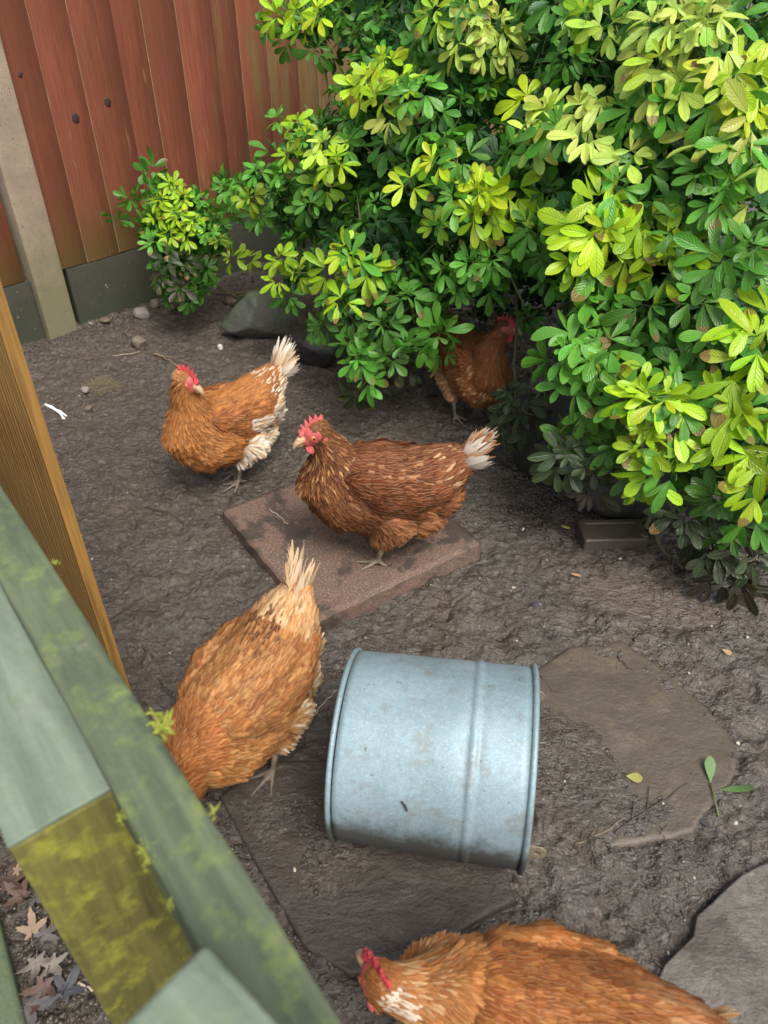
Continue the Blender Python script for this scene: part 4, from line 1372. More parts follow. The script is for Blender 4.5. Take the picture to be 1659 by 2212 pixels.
# ------------------------------------------------------------------ choisya shrubs
def leaf_material(name, single):
    m = Mat(name)
    if single:
        tint = m.n('ObjectInfo', out=1)
    else:
        tint = m.n('Attribute', attribute_name='tint', out=0)
    uv = m.n('UVMap')
    m.n('SeparateXYZ', {0: uv})
    sep = [n for n in m.nt.nodes if n.bl_idname == 'ShaderNodeSeparateXYZ'][-1]
    U, Vv = sep.outputs[0], sep.outputs[1]
    v = m.obj()
    a = m.math('ABSOLUTE', m.math('SUBTRACT', U, 0.5))
    rib = m.ramp(a, (0.0, 1.0), (0.055, 0.0))
    veins = m.n('TexWave', {'Vector': m.n('CombineXYZ', {0: m.math('SUBTRACT', Vv, m.math('MULTIPLY', a, 0.55)), 1: 0.0, 2: 0.0}), 'Scale': 2.6, 'Distortion': 0.6}, out=1)
    nz = m.noise(v, 60 if not single else 4, 4)
    edge = m.ramp(a, (0.40, 0.0), (0.5, 1.0))
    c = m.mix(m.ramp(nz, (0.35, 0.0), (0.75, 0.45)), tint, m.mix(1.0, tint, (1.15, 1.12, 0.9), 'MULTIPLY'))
    c = m.mix(m.math('MULTIPLY', rib, 0.45), c, m.mix(0.5, c, (0.42, 0.50, 0.12)))
    if single:
        rn = m.n('ObjectInfo', out=5)
        tipm = m.math('MULTIPLY', m.ramp(m.math('ADD', Vv, m.math('MULTIPLY', m.noise(v, 7, 4), 0.5)), (0.98, 0.0), (1.12, 1.0)), m.ramp(rn, (0.72, 0.0), (0.80, 0.9)))
        c = m.mix(tipm, c, (0.20, 0.12, 0.04))
    c = m.mix(m.math('MULTIPLY', edge, 0.30), c, m.mix(0.5, c, (0.40, 0.45, 0.12)))
    h = m.math('SUBTRACT', m.math('MULTIPLY', veins, 0.3), m.math('MULTIPLY', rib, 0.8))
    p = m.bsdf(color=c, rough=m.math('ADD', m.math('MULTIPLY', nz, 0.2), 0.18), spec=0.42, normal=m.bump(h, 0.6, 0.002))
    tr = m.n('BsdfTranslucent', {'Color': m.mix(1.0, c, (1.25, 1.2, 0.5), 'MULTIPLY')})
    return m.done(m.n('MixShader', {0: 0.28, 1: p, 2: tr}))


LEAF1, LEAFN = leaf_material('leaf', True), leaf_material('leaf_mass', False)


def leaf_template(wmax, fold, curl, twist=0.0):
    rows = (0.0, 0.10, 0.30, 0.52, 0.72, 0.88, 0.97, 1.0)
    prof = (0.05, 0.18, 0.56, 0.88, 1.0, 0.74, 0.36, 0.10)
    V, Q, uv = [], [], []
    for r, w in zip(rows, prof):
        for j, u in enumerate((-1, 0, 1)):
            y = u * w * wmax / 2
            V.append((r, y, -curl * r * r + fold * abs(y) + twist * u * w * r * 0.1))
            uv.append((0.5 + 0.5 * u, r))
    for i in range(len(rows) - 1):
        for j in range(2):
            Q.append((i * 3 + j, (i + 1) * 3 + j, (i + 1) * 3 + j + 1, i * 3 + j + 1))
    return np.array(V), np.array(Q), np.array(uv)


LEAF_T = [leaf_template(0.36, 0.35, 0.10), leaf_template(0.40, 0.25, 0.26, 1.2), leaf_template(0.31, 0.45, 0.03, -1.0), leaf_template(0.37, 0.15, -0.10, 1.5), leaf_template(0.35, 0.3, 0.40, -1.4), leaf_template(0.41, 0.4, 0.16, 0.4), leaf_template(0.33, 0.55, 0.22, 0.9), leaf_template(0.38, -0.12, 0.15, -0.8)]
LEAF_ME = [np_mesh('leaf', *t, mat=LEAF1) for t in LEAF_T]

LIME = np.array((0.32, 0.52, 0.018)); YEL = np.array((0.43, 0.60, 0.020)); PALE = np.array((0.48, 0.62, 0.12))
GREEN = np.array((0.085, 0.27, 0.030)); DEEP = np.array((0.024, 0.110, 0.026)); DUSTY = np.array((0.030, 0.046, 0.022)); MUDDY = np.array((0.048, 0.042, 0.033))  # DEEP: older leaf green, darkened further to paint shade inside the crown


def whorl(c, ax, size, tint, rng, n=5, spread=1.0, jit=0.12):
    """leaves of one shoot tip: opposite stalks of three leaflets round an axis"""
    ax = ax / np.linalg.norm(ax)
    ref = np.cross(ax, [0.3, 0.2, 1.0]); ref /= np.linalg.norm(ref)
    r2 = np.cross(ax, ref)
    out = []
    ph = rng.uniform(0, 6.28)
    for k in range(n):
        inner = k >= n - 2 and n > 4
        az = ph + k * 2.4 + rng.normal(0, 0.2)
        el = (0.95 if inner else rng.uniform(0.05, 0.55)) / spread
        rad = math.cos(az) * ref + math.sin(az) * r2
        d = rad * math.cos(el) + ax * math.sin(el)
        nrm = ax * math.cos(el) - rad * math.sin(el)
        s = size * (0.62 if inner else 1.0) * rng.uniform(0.82, 1.15)
        base = c + d * s * 0.30 - ax * (0.0 if inner else s * 0.18)
        side = np.cross(nrm, d)
        tk = tint * rng.uniform(0.82, 1.18)
        for a, f in ((0, 1.0), (0.85, 0.86), (-0.85, 0.86)):
            a2 = a + rng.normal(0, 0.14)
            ld = d * math.cos(a2) + side * math.sin(a2)
            ld = ld + nrm * rng.normal(-0.10, 0.16) + np.array([0, 0, -0.16]); ld /= np.linalg.norm(ld)
            ln = nrm + side * rng.normal(0, 0.25); ln = ln - ld * (ln @ ld); ln /= np.linalg.norm(ln)
            out.append((base, ld, ln, s * f * rng.uniform(0.88, 1.1), tk * (1 + rng.normal(0, jit * 0.6, 3)).clip(0.6, 1.5), int(rng.integers(len(LEAF_T)))))
    return out


def shrub(name, label, root_xy, lumps, heroes, n_fill, seed, size, branches, bottom_muddy=0.22, keep_out=()):
    """lumps: (centre, radius) making the crown; heroes: bright shoots seen in the photo (u, v, size, tint)"""
    rng = np.random.default_rng(seed)
    lumps = [(np.array(c, float), r) for c, r in lumps]
    root = empty(name, (root_xy[0], root_xy[1], 0), label=label, category='shrub')
    Lc = np.array([l[0] for l in lumps]); Lr = np.array([l[1] for l in lumps])
    leaves, stems = [], []
    hero_pos = []

    def add(c, ax, s, tint, n=5, spread=1.0, hero=False):
        ws = whorl(c, ax, s, tint, rng, n, spread)
        leaves.extend([(l, hero) for l in ws])
        a = ax / np.linalg.norm(ax)
        e = c - a * rng.uniform(0.05, 0.11) * min(1, (size / 0.055) ** 2) + rng.normal(0, 0.015, 3)
        if (np.linalg.norm(e - Lc, axis=1) - Lr).min() < -0.01: stems.append((c, (c + e) / 2 + rng.normal(0, 0.006, 3), e))
    for hi_, (u, v, s, tint, n) in enumerate(heroes):
        if hi_ % 7 == 2 and tint[1] > 0.3 and name == 'shrub' and len(heroes) > 40: tint = GREEN * rng.uniform(0.8, 1.3)
        d = ray(u, v)
        # first hit of the sight line with the crown surface
        best = 1e9
        for c, r in zip(Lc, Lr):
            oc = _C - c
            A = d @ d; Bq = 2 * d @ oc; Cq = oc @ oc - r * r
            disc = Bq * Bq - 4 * A * Cq
            if disc > 0:
                t = (-Bq - math.sqrt(disc)) / (2 * A)
                if 0 < t < best: best = t; bc = c
        if best > 1e8:
            k = np.argmin(np.linalg.norm(np.cross(Lc - _C, d / np.linalg.norm(d)), axis=1) - Lr)
            best = (Lc[k] - _C) @ d / (d @ d); bc = Lc[k]
        p = _C + d * best
        hero_pos.append(p)
        ax = (p - bc) / np.linalg.norm(p - bc) + np.array([0, -0.35, 0.75]) + rng.normal(0, 0.15, 3)
        if any(np.linalg.norm((p - np.array(kc)) / np.array(kr)) < 1 for kc, kr in keep_out[3:]): continue
        add(p, ax, s * 0.93, tint, n, 1.0, True)
    hero_pos = np.array(hero_pos) if hero_pos else np.zeros((0, 3))
    made = 0; tries = 0
    while made < n_fill and tries < n_fill * 30:
        tries += 1
        k = rng.choice(len(lumps), p=Lr ** 2 / (Lr ** 2).sum())
        dr = rng.normal(size=3); dr /= np.linalg.norm(dr)
        depth = abs(rng.normal(0, 0.10))
        p = Lc[k] + dr * (Lr[k] - depth - 0.02)
        if p[2] < 0.035: continue
        dist = np.linalg.norm(p - Lc, axis=1) - Lr
        dmin = dist.min()
        if dmin < -0.26: continue
        if any(np.linalg.norm((p - np.array(kc)) / np.array(kr)) < 1 for kc, kr in keep_out): continue
        if (p - FA) @ FN < 0.03: continue
        ax = dr + np.array([0, 0, 0.55]) + rng.normal(0, 0.3, 3)
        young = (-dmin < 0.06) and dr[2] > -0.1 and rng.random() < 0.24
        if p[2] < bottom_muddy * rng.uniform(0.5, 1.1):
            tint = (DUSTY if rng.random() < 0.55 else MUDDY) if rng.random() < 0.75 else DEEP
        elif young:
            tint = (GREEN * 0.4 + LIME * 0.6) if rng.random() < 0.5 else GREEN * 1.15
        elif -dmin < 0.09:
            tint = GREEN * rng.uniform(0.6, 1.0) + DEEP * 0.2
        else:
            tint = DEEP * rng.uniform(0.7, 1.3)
        if len(hero_pos) and -dmin < 0.05 and np.linalg.norm(hero_pos - p, axis=1).min() < 0.045: continue
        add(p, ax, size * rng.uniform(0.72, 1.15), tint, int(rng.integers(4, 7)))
        made += 1
    # the 300 leaves that show largest become objects, the rest one mass
    P = np.array([l[0][0] for l in leaves]); hero = np.array([l[1] for l in leaves]); sz = np.array([l[0][3] for l in leaves])
    dd = np.linalg.norm(P - _C, axis=1)
    q = P - _C; dep = q @ _F
    uu, vv = CU + FL * (q @ _R) / dep, CV - FL * (q @ _U) / dep
    inview = (uu > -20) & (uu < 1680) & (vv > -20) & (vv < 2230)
    score = sz / dd * (1 + 0.6 * hero) * inview
    order = np.argsort(-score)
    solo = set(order[:300].tolist())
    rootM = Matrix.Translation((-root_xy[0], -root_xy[1], 0))
    tex = [np.array(t[0]) for t in LEAF_T]
    Vs, Qs, Us, Ts, o = [], [], [], [], 0
    for i, (l, h) in enumerate(leaves):
        b, ld, ln, s, tint, var = l
        sd = np.cross(ln, ld)
        if i in solo:
            ob = bpy.data.objects.new('leaf', LEAF_ME[var])
            COL.objects.link(ob); ob.parent = root
            ob.color = (*np.clip(tint, 0.005, 1), 1)
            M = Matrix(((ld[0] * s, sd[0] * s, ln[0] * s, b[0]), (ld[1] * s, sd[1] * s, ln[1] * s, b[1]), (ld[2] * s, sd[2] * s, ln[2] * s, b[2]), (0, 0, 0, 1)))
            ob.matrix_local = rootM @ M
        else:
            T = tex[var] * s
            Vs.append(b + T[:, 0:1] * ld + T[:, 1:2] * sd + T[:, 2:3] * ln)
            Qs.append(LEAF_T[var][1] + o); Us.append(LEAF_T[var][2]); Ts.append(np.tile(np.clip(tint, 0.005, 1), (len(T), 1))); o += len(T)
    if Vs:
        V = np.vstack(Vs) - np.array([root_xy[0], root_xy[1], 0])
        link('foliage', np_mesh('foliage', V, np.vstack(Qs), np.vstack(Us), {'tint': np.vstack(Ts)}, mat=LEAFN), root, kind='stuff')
    bm = bmesh.new()
    for a, b, c in stems:
        add_tube(bm, [a, b, c], [0.0016, 0.0021, 0.0026], 4, cap=False)
    o = bm_obj('twigs', bm, TWIG, root, smooth=True, kind='stuff'); o.matrix_local = rootM
    for pts, r0, r1 in branches:
        bm = bmesh.new()
        n = 9
        pts = np.array(pts)
        t = np.linspace(0, 1, len(pts)); tt = np.linspace(0, 1, n)
        Pp = np.stack([np.interp(tt, t, pts[:, k]) for k in range(3)], 1)
        Pp[1:-1] += rng.normal(0, 0.006, (n - 2, 3))
        add_tube(bm, Pp, np.linspace(r0, r1, n), 7)
        o = bm_obj('branch', bm, BARK, root, smooth=True); o.matrix_local = rootM
    return root, len(leaves)


TWIG = simple('twig_green', (0.10, 0.12, 0.03), 0.6, 0.4, 80)
BARK = simple('twig_bark', (0.10, 0.085, 0.045), 0.8, 0.45, 90, 0.6)


def lump(u, v, t, r, push=0.75):
    """crown lump whose near face is at distance t along a sight line"""
    d = ray(u, v); dn = d / np.linalg.norm(d)
    back = np.array([dn[0] * 0.6, dn[1], dn[2] * 0.25]); back /= np.linalg.norm(back)
    return (at(u, v, t * 0.96) + back * r * push * 1.2, r)


def auto_branches(base, lumps, rng, n):
    out = []
    for i in [k for k in rng.permutation(len(lumps)) if lumps[k][1] > 0.09][:n]:
        c, r = np.array(lumps[i][0], float), lumps[i][1]
        b = np.array(base) + np.append(rng.normal(0, 0.04, 2), 0)
        mid = b * 0.5 + c * 0.5 + np.array([rng.normal(0, 0.2), rng.normal(0, 0.2), -0.1]) * r
        out.append(([b, mid, c + rng.normal(0, 0.18, 3) * r], 0.05 * r + 0.003, 0.003))
    return out


rr_ = np.random.default_rng(5)
# small shrub against the fence
L1 = [lump(336, 478, 2.6, 0.06), lump(455, 505, 2.58, 0.07), lump(385, 470, 2.58, 0.115), lump(350, 545, 2.6, 0.10), lump(440, 520, 2.6, 0.10), lump(385, 590, 2.62, 0.12), lump(390, 625, 2.62, 0.10), lump(360, 420, 2.66, 0.075)]
H1 = [(372, 400, .042, LIME, 6), (345, 432, .04, LIME, 5), (395, 425, .045, YEL * 0.5 + LIME * 0.5, 6), (380, 462, .048, LIME * 1.1, 6), (335, 470, .045, LIME, 5), (420, 478, .047, LIME, 5), (365, 505, .05, LIME * 0.9, 5), (405, 510, .05, LIME * 0.85, 5), (330, 520, .045, GREEN * 1.2, 5), (450, 500, .045, GREEN * 1.3, 5), (475, 515, .045, LIME * 0.6, 5), (360, 560, .055, DUSTY * 1.3, 5), (400, 565, .055, DUSTY * 1.2, 5), (345, 600, .05, MUDDY, 5), (390, 620, .05, MUDDY * 0.8, 5), (440, 580, .05, GREEN * 0.5, 5)]
b1 = gp(392, 640); b1[1] += 0.06
shrub('shrub', 'small bright lime leaved shrub on its own against the red fence', b1[:2], L1, H1, 160, 3, 0.050, auto_branches(b1, L1, rr_, 4), 0.16)

# large shrub in the middle, hanging over the stones and the hidden hen
L2 = [lump(615, 30, 2.5, 0.085), lump(690, 60, 2.45, 0.11), lump(690, 0, 2.5, 0.14), lump(840, 180, 2.05, 0.17), lump(790, 290, 2.2, 0.17), lump(710, 330, 2.28, 0.14), lump(640, 320, 2.45, 0.10), lump(560, 390, 2.62, 0.12), lump(500, 410, 2.66, 0.09), lump(620, 450, 2.42, 0.18), lump(720, 440, 2.25, 0.2), lump(850, 380, 2.1, 0.22), lump(960, 300, 1.95, 0.22), lump(740, 560, 2.15, 0.17), lump(640, 600, 2.3, 0.12), lump(850, 560, 2.05, 0.2), lump(960, 480, 1.9, 0.2), lump(1050, 420, 1.80, 0.18), lump(1040, 540, 1.88, 0.15), lump(880, 700, 2.02, 0.15), lump(790, 700, 2.08, 0.13), lump(800, 790, 2.08, 0.10), lump(960, 690, 2.0, 0.10), lump(930, 120, 2.0, 0.24), lump(1020, 60, 1.9, 0.22), lump(800, 60, 2.35, 0.18), lump(880, 0, 2.3, 0.28)]
L2 += [((0.46, 2.50, 0.24), 0.24), ((0.50, 2.42, 0.52), 0.22), ((0.25, 2.66, 0.30), 0.30), ((0.62, 2.62, 0.32), 0.32), ((0.08, 2.70, 0.50), 0.34), ((0.25, 2.9, 0.80), 0.35), ((0.35, 2.7, 0.85), 0.40), ((0.25, 2.65, 1.05), 0.32)]
H2 = [(600, 35, .06, LIME, 6), (640, 25, .06, LIME, 6), (575, 60, .055, GREEN * 1.3, 5), (690, 25, .06, YEL, 5), (620, 90, .06, GREEN, 5), (680, 110, .06, GREEN * 0.8, 5),
      (830, 130, .062, YEL * 0.5 + LIME * 0.5, 7), (800, 165, .06, LIME, 6), (865, 175, .06, LIME, 6), (880, 205, .058, LIME * 0.8, 6), (780, 190, .06, YEL, 4), (820, 215, .06, LIME * 0.7, 5), (845, 250, .06, PALE * 0.8, 4), (915, 190, .062, GREEN * 1.3, 5),
      (1030, 40, .058, PALE, 6), (1075, 50, .058, PALE * 0.9 + YEL * 0.1, 6), (1000, 20, .06, LIME, 5), (990, 90, .06, PALE * 0.7 + LIME * 0.3, 5), (1100, 85, .058, PALE, 6), (1050, 110, .055, PALE * 0.8, 4), (940, 25, .06, LIME * 0.8, 5),
      (640, 265, .055, LIME, 6), (600, 255, .05, GREEN * 1.2, 5), (660, 295, .055, YEL * 0.4 + LIME * 0.6, 5), (700, 310, .062, PALE * 0.5 + LIME * 0.5, 6), (725, 345, .062, LIME, 5), (690, 350, .062, LIME * 1.1, 5), (625, 335, .05, LIME * 0.8, 5), (605, 370, .05, GREEN * 1.3, 5), (555, 370, .048, GREEN * 1.3, 5), (520, 400, .05, LIME * 0.6, 5), (485, 405, .055, GREEN * 1.1, 5), (540, 425, .05, LIME * 0.55, 5), (500, 440, .05, GREEN, 5), (590, 415, .05, GREEN, 5),
      (940, 350, .062, YEL, 5), (885, 395, .07, YEL * 0.8 + LIME * 0.2, 3), (1000, 340, .055, LIME, 4), (1035, 415, .06, YEL, 7), (1060, 450, .066, LIME * 1.1, 6), (1110, 410, .07, LIME, 4), (1020, 460, .06, LIME * 0.9, 5), (985, 425, .06, GREEN * 1.2, 5), (1040, 490, .06, PALE * 0.5 + LIME * 0.3, 4),
      (760, 560, .066, LIME, 5), (795, 580, .066, LIME * 0.9, 4), (740, 650, .07, LIME, 3), (710, 590, .06, LIME * 0.7, 4), (745, 540, .06, LIME, 4), (605, 560, .055, LIME * 0.8, 5), (640, 590, .055, LIME * 0.75, 5), (625, 640, .055, LIME * 0.7, 5), (600, 600, .05, LIME * 0.8, 4),
      (1020, 570, .052, GREEN * 1.3, 6), (1060, 560, .055, GREEN * 1.4, 6), (990, 620, .05, GREEN * 1.2, 6), (960, 580, .055, GREEN, 5), (880, 640, .06, GREEN * 0.8, 5), (1060, 620, .05, GREEN * 1.2, 5),
      (945, 720, .065, GREEN * 0.85, 6), (960, 760, .06, GREEN * 0.8, 5), (900, 740, .06, GREEN * 0.7, 5), (775, 775, .062, GREEN * 1.0, 6), (790, 820, .064, GREEN * 1.2, 5), (840, 770, .062, GREEN * 0.8, 5), (760, 740, .06, GREEN * 0.6, 5), (830, 700, .06, GREEN * 0.6, 5), (880, 800, .06, DUSTY * 1.3, 4), (770, 850, .055, DUSTY * 1.2, 4), (690, 700, .06, GREEN * 0.5, 5), (500, 560, .05, LIME * 0.5, 5), (535, 560, .045, LIME * 0.35, 4)]
b2 = np.array([0.0, 2.62, 0.0])
br2 = auto_branches(b2, L2, rr_, 9)
for (pa, pb, pc) in (((455, 610), (510, 635), (600, 618)), ((470, 622), (520, 632), (575, 632)), ((445, 632), (500, 640), (560, 640))):
    br2.append(([gp(*pa, 0.03), gp(*pb, 0.03), gp(*pc, 0.05)], 0.005, 0.004))
br2.append(([at(1112, 600, 2.05), at(1122, 720, 2.02), at(1116, 800, 2.0), at(1104, 905, 2.05)], 0.004, 0.0035))
KO = [((0.29, 2.05, 0.16), (0.27, 0.30, 0.27)), ((0.27, 1.86, 0.22), (0.14, 0.18, 0.19)), ((0.25, 1.65, 0.45), (0.10, 0.10, 0.10)), ((0.33, 1.86, 0.34), (0.10, 0.15, 0.09))] + [(tuple(at(1088, 712, t_)), (0.065, 0.065, 0.065)) for t_ in (1.5, 1.58, 1.66, 1.74, 1.82, 1.9, 1.98, 2.06)]
R2 = shrub('shrub', 'large bushy shrub in the middle with yellow green shoots, overhanging the stones', b2[:2], L2, H2, 1150, 9, 0.055, br2, 0.20, KO)

# large shrub on the right, nearest the camera
L3 = [lump(1230, 230, 1.75, 0.22), lump(1340, 330, 1.62, 0.22), lump(1440, 130, 1.55, 0.24), lump(1560, 200, 1.45, 0.24), lump(1640, 90, 1.45, 0.24), lump(1300, 80, 1.68, 0.24), lump(1180, 90, 1.85, 0.24), lump(1460, 20, 1.6, 0.26), lump(1290, 500, 1.58, 0.18), lump(1400, 480, 1.60, 0.2), lump(1500, 560, 1.55, 0.2), lump(1600, 430, 1.48, 0.22), lump(1230, 620, 1.78, 0.16), lump(1200, 400, 1.78, 0.2), lump(1350, 680, 1.66, 0.18), lump(1480, 720, 1.58, 0.18), lump(1600, 680, 1.50, 0.2), lump(1260, 780, 1.66, 0.13), lump(1340, 850, 1.62, 0.14), lump(1430, 880, 1.55, 0.14), lump(1540, 880, 1.56, 0.17), lump(1640, 860, 1.5, 0.2), lump(1240, 980, 1.72, 0.10), lump(1330, 1000, 1.68, 0.12), lump(1430, 1000, 1.55, 0.07), lump(1600, 1050, 1.58, 0.2), lump(1520, 1100, 1.66, 0.14), lump(1600, 1190, 1.66, 0.13), lump(1690, 1000, 1.5, 0.25)]
L3 += [((1.05, 2.15, 0.65), 0.45), ((0.75, 2.2, 0.95), 0.40), ((1.3, 1.85, 0.55), 0.45), ((1.2, 2.0, 1.0), 0.42), ((0.55, 2.25, 0.85), 0.35), ((0.75, 2.0, 0.55), 0.35), ((1.5, 2.5, 0.8), 0.6), ((0.9, 2.8, 0.8), 0.6)]
H3 = [(1180, 240, .062, PALE * 0.7 + YEL * 0.3, 7), (1140, 215, .058, YEL, 5), (1210, 280, .06, PALE, 5), (1150, 290, .062, PALE, 4), (1255, 235, .062, PALE * 0.7 + LIME * 0.2, 5), (1270, 290, .064, PALE, 4), (1310, 210, .075, PALE, 3),
      (1270, 30, .06, LIME * 0.8, 6), (1310, 60, .062, PALE * 0.6 + LIME * 0.3, 5), (1230, 40, .06, LIME, 5), (1420, 40, .058, PALE, 6), (1470, 30, .058, PALE, 7), (1510, 60, .056, PALE * 0.9, 6), (1540, 20, .06, PALE * 0.9, 5), (1560, 100, .058, PALE, 4), (1400, 90, .058, PALE * 0.8, 4), (1370, 20, .06, LIME * 0.7, 5),
      (1430, 130, .064, YEL * 0.6 + PALE * 0.3, 6), (1470, 175, .062, PALE * 0.6 + LIME * 0.3, 5), (1410, 180, .062, PALE * 0.8, 4), (1440, 225, .06, GREEN * 1.3, 5), (1580, 160, .066, YEL * 0.7 + PALE * 0.3, 7), (1630, 170, .064, YEL, 5), (1550, 210, .07, PALE, 4), (1610, 225, .066, YEL * 0.8, 4), (1640, 260, .075, PALE * 0.7, 3), (1520, 290, .075, PALE * 0.8, 3), (1650, 330, .07, PALE * 0.5 + GREEN * 0.5, 4), (1640, 440, .075, PALE * 0.6 + LIME * 0.3, 3),
      (1360, 340, .06, PALE * 0.7 + LIME * 0.2, 5), (1400, 360, .06, LIME * 0.8, 4), (1330, 400, .06, GREEN * 1.1, 5), (1350, 260, .06, GREEN * 1.2, 5), (1380, 230, .06, GREEN * 1.1, 4),
      (1305, 500, .075, YEL * 0.6 + LIME * 0.5, 7), (1260, 500, .072, LIME, 4), (1250, 560, .07, LIME * 0.9, 4), (1320, 570, .078, LIME * 1.1, 4), (1360, 530, .074, LIME * 1.05, 4), (1300, 440, .07, LIME * 0.9, 4), (1390, 470, .066, LIME * 0.8, 4), (1430, 540, .066, LIME * 0.75, 6), (1480, 530, .066, LIME * 0.7, 4), (1430, 590, .066, LIME * 0.65, 4), (1460, 490, .06, GREEN * 1.3, 4),
      (1550, 430, .062, GREEN * 1.3, 6), (1580, 390, .062, GREEN * 1.2, 5), (1520, 370, .06, GREEN, 5), (1600, 300, .065, GREEN * 1.1, 4), (1560, 560, .07, GREEN * 0.8, 5), (1620, 540, .07, GREEN * 0.8, 5), (1500, 640, .07, GREEN * 0.8, 5), (1400, 660, .07, GREEN * 0.75, 5), (1320, 650, .066, GREEN * 0.9, 5), (1270, 640, .06, GREEN, 5),
      (1225, 760, .07, GREEN * 1.1, 6), (1250, 720, .072, GREEN * 1.2, 4), (1300, 740, .072, GREEN * 1.1, 4), (1280, 790, .066, GREEN * 1.2, 5), (1230, 830, .07, GREEN * 1.1, 4), (1310, 800, .05, LIME * 0.7, 4), (1345, 860, .066, GREEN * 1.0, 5), (1270, 870, .066, GREEN * 0.9, 4),
      (1390, 850, .07, LIME * 1.05, 6), (1430, 860, .07, YEL * 0.3 + LIME * 0.7, 5), (1480, 870, .072, LIME, 4), (1440, 920, .07, PALE * 0.4 + LIME * 0.6, 4), (1400, 930, .068, LIME * 0.8, 5), (1520, 900, .07, LIME * 1.05, 4), (1545, 870, .07, LIME * 0.9, 4), (1390, 970, .06, LIME * 0.7, 5), (1420, 1030, .066, LIME * 1.0, 4), (1460, 1020, .066, LIME * 0.95, 4), (1385, 1040, .066, LIME * 0.95, 4),
      (1570, 950, .075, LIME * 0.6, 4), (1590, 880, .07, LIME * 0.7, 5), (1600, 790, .08, LIME * 0.75, 4), (1640, 740, .08, LIME * 0.9, 4), (1650, 690, .08, LIME, 3), (1560, 720, .062, LIME * 0.6, 5), (1640, 980, .08, LIME * 0.95, 4), (1640, 1060, .075, LIME * 0.8, 4), (1620, 1120, .07, GREEN, 4),
      (1230, 980, .066, DUSTY * 1.6, 5), (1270, 1010, .064, DUSTY * 1.5, 5), (1210, 1000, .066, DUSTY * 1.5, 4), (1280, 1060, .062, MUDDY, 5), (1330, 960, .066, GREEN * 0.6, 5), (1350, 1010, .066, GREEN * 0.5, 5), (1480, 1120, .066, DUSTY, 5), (1560, 1080, .07, GREEN * 0.45, 5), (1580, 1150, .074, GREEN * 0.4 + DUSTY * 0.5, 5), (1530, 1190, .07, DUSTY, 4), (1620, 1200, .075, DUSTY * 1.2, 5), (1590, 1250, .07, MUDDY * 0.8, 5), (1640, 1260, .07, MUDDY * 0.7, 4), (1550, 1250, .066, MUDDY * 0.7, 4), (1100, 850, .05, DUSTY * 1.2, 5), (1125, 880, .062, DUSTY * 1.2, 3), (1085, 900, .05, DUSTY, 4), (1100, 930, .06, DUSTY * 0.9, 3), (1145, 910, .06, DUSTY * 1.1, 3)]
L3 += [lump(1105, 870, 2.0, 0.03), lump(1140, 895, 1.98, 0.03)]
b3 = np.array([0.95, 1.95, 0.0])
br3 = auto_branches(b3, L3, rr_, 10)
br3.append(([at(1440, 1000, 1.62), at(1385, 1120, 1.66), gp(1425, 1190, 0.02), gp(1475, 1228, 0.012)], 0.0055, 0.0035))
br3.append(([gp(1430, 1195, 0.018), gp(1450, 1208, 0.015), gp(1488, 1215, 0.03)], 0.003, 0.002))
br3.append(([gp(1390, 1145, 0.05), gp(1410, 1150, 0.06), at(1428, 1115, 1.66)], 0.004, 0.002))
br3.append(([at(1210, 620, 1.85), at(1222, 660, 1.82), at(1235, 720, 1.78), at(1250, 770, 1.74)], 0.004, 0.003))
br3.append(([at(1330, 120, 1.9), at(1280, 190, 1.95), at(1200, 300, 2.0)], 0.006, 0.005))
R3 = shrub('shrub', 'tall shrub filling the right side with pale cream and lime shoots beside the brick', b3[:2], L3, H3, 1150, 17, 0.060, br3, 0.17, KO)
print('leaves', R2[1], R3[1])


# ------------------------------------------------------------------ fallen leaves, twigs, grit
def flat_mat(name, c1, c2, rough=0.55, scale=120):
    m = Mat(name)
    v = m.obj()
    nz = m.noise(v, scale, 5, 0.65)
    c = m.mix(m.ramp(nz, (0.3, 0.0), (0.7, 1.0)), c1, c2)
    return m.done(m.bsdf(color=c, rough=rough, normal=m.bump(nz, 0.4, 0.002)))


def maple_leaf(name, u, v, size, rz, mat, label, curl, seed, z=0.012, tilt=(0, 0), group=None):
    r = random.Random(seed)
    lobes = [(-2.3, 0.42), (-1.15, 0.78), (0.0, 1.0), (1.15, 0.78), (2.3, 0.42)]
    out = []
    n = 75
    for k in range(n):
        a = -math.pi + 2 * math.pi * k / n
        rad = 0.30
        for la, ll in lobes:
            d = abs(a - la)
            rad = max(rad, ll * max(0.0, 1 - (d / 0.72) ** 0.9) + 0.10)
        rad *= 1 + 0.10 * math.sin(k * 2.4) * r.uniform(0.3, 1)
        if abs(abs(a) - math.pi) < 0.3: rad = 0.12
        out.append((rad * math.cos(a), rad * math.sin(a)))
    bm = bmesh.new()
    def h(x, y): return curl * (0.35 * (x * x) + 0.5 * y * y) + 0.06 * math.sin(x * 6 + seed) * math.cos(y * 5) - 0.08 * abs(y)
    rings = []
    for f in (0.12, 0.45, 0.75, 1.0):
        rings.append([bm.verts.new((x * f, y * f, h(x * f, y * f))) for x, y in out])
    c = bm.verts.new((0, 0, 0))
    for j in range(n):
        k = (j + 1) % n
        bm.faces.new((c, rings[0][j], rings[0][k]))
        for i in range(3):
            bm.faces.new((rings[i][j], rings[i + 1][j], rings[i + 1][k], rings[i][k]))
    add_tube(bm, [(-0.02, 0, 0.01), (-0.35, 0.04, 0.06), (-0.75, 0.02, 0.03)], [0.018, 0.016, 0.02], 5)
    o = bm_obj(name, bm, mat, smooth=True, label=label, category='leaf')
    if group: o['group'] = group
    p = gp(u, v, z)
    o.location = p; o.scale = (size,) * 3
    o.rotation_euler = (tilt[0], tilt[1], rz)
    return o


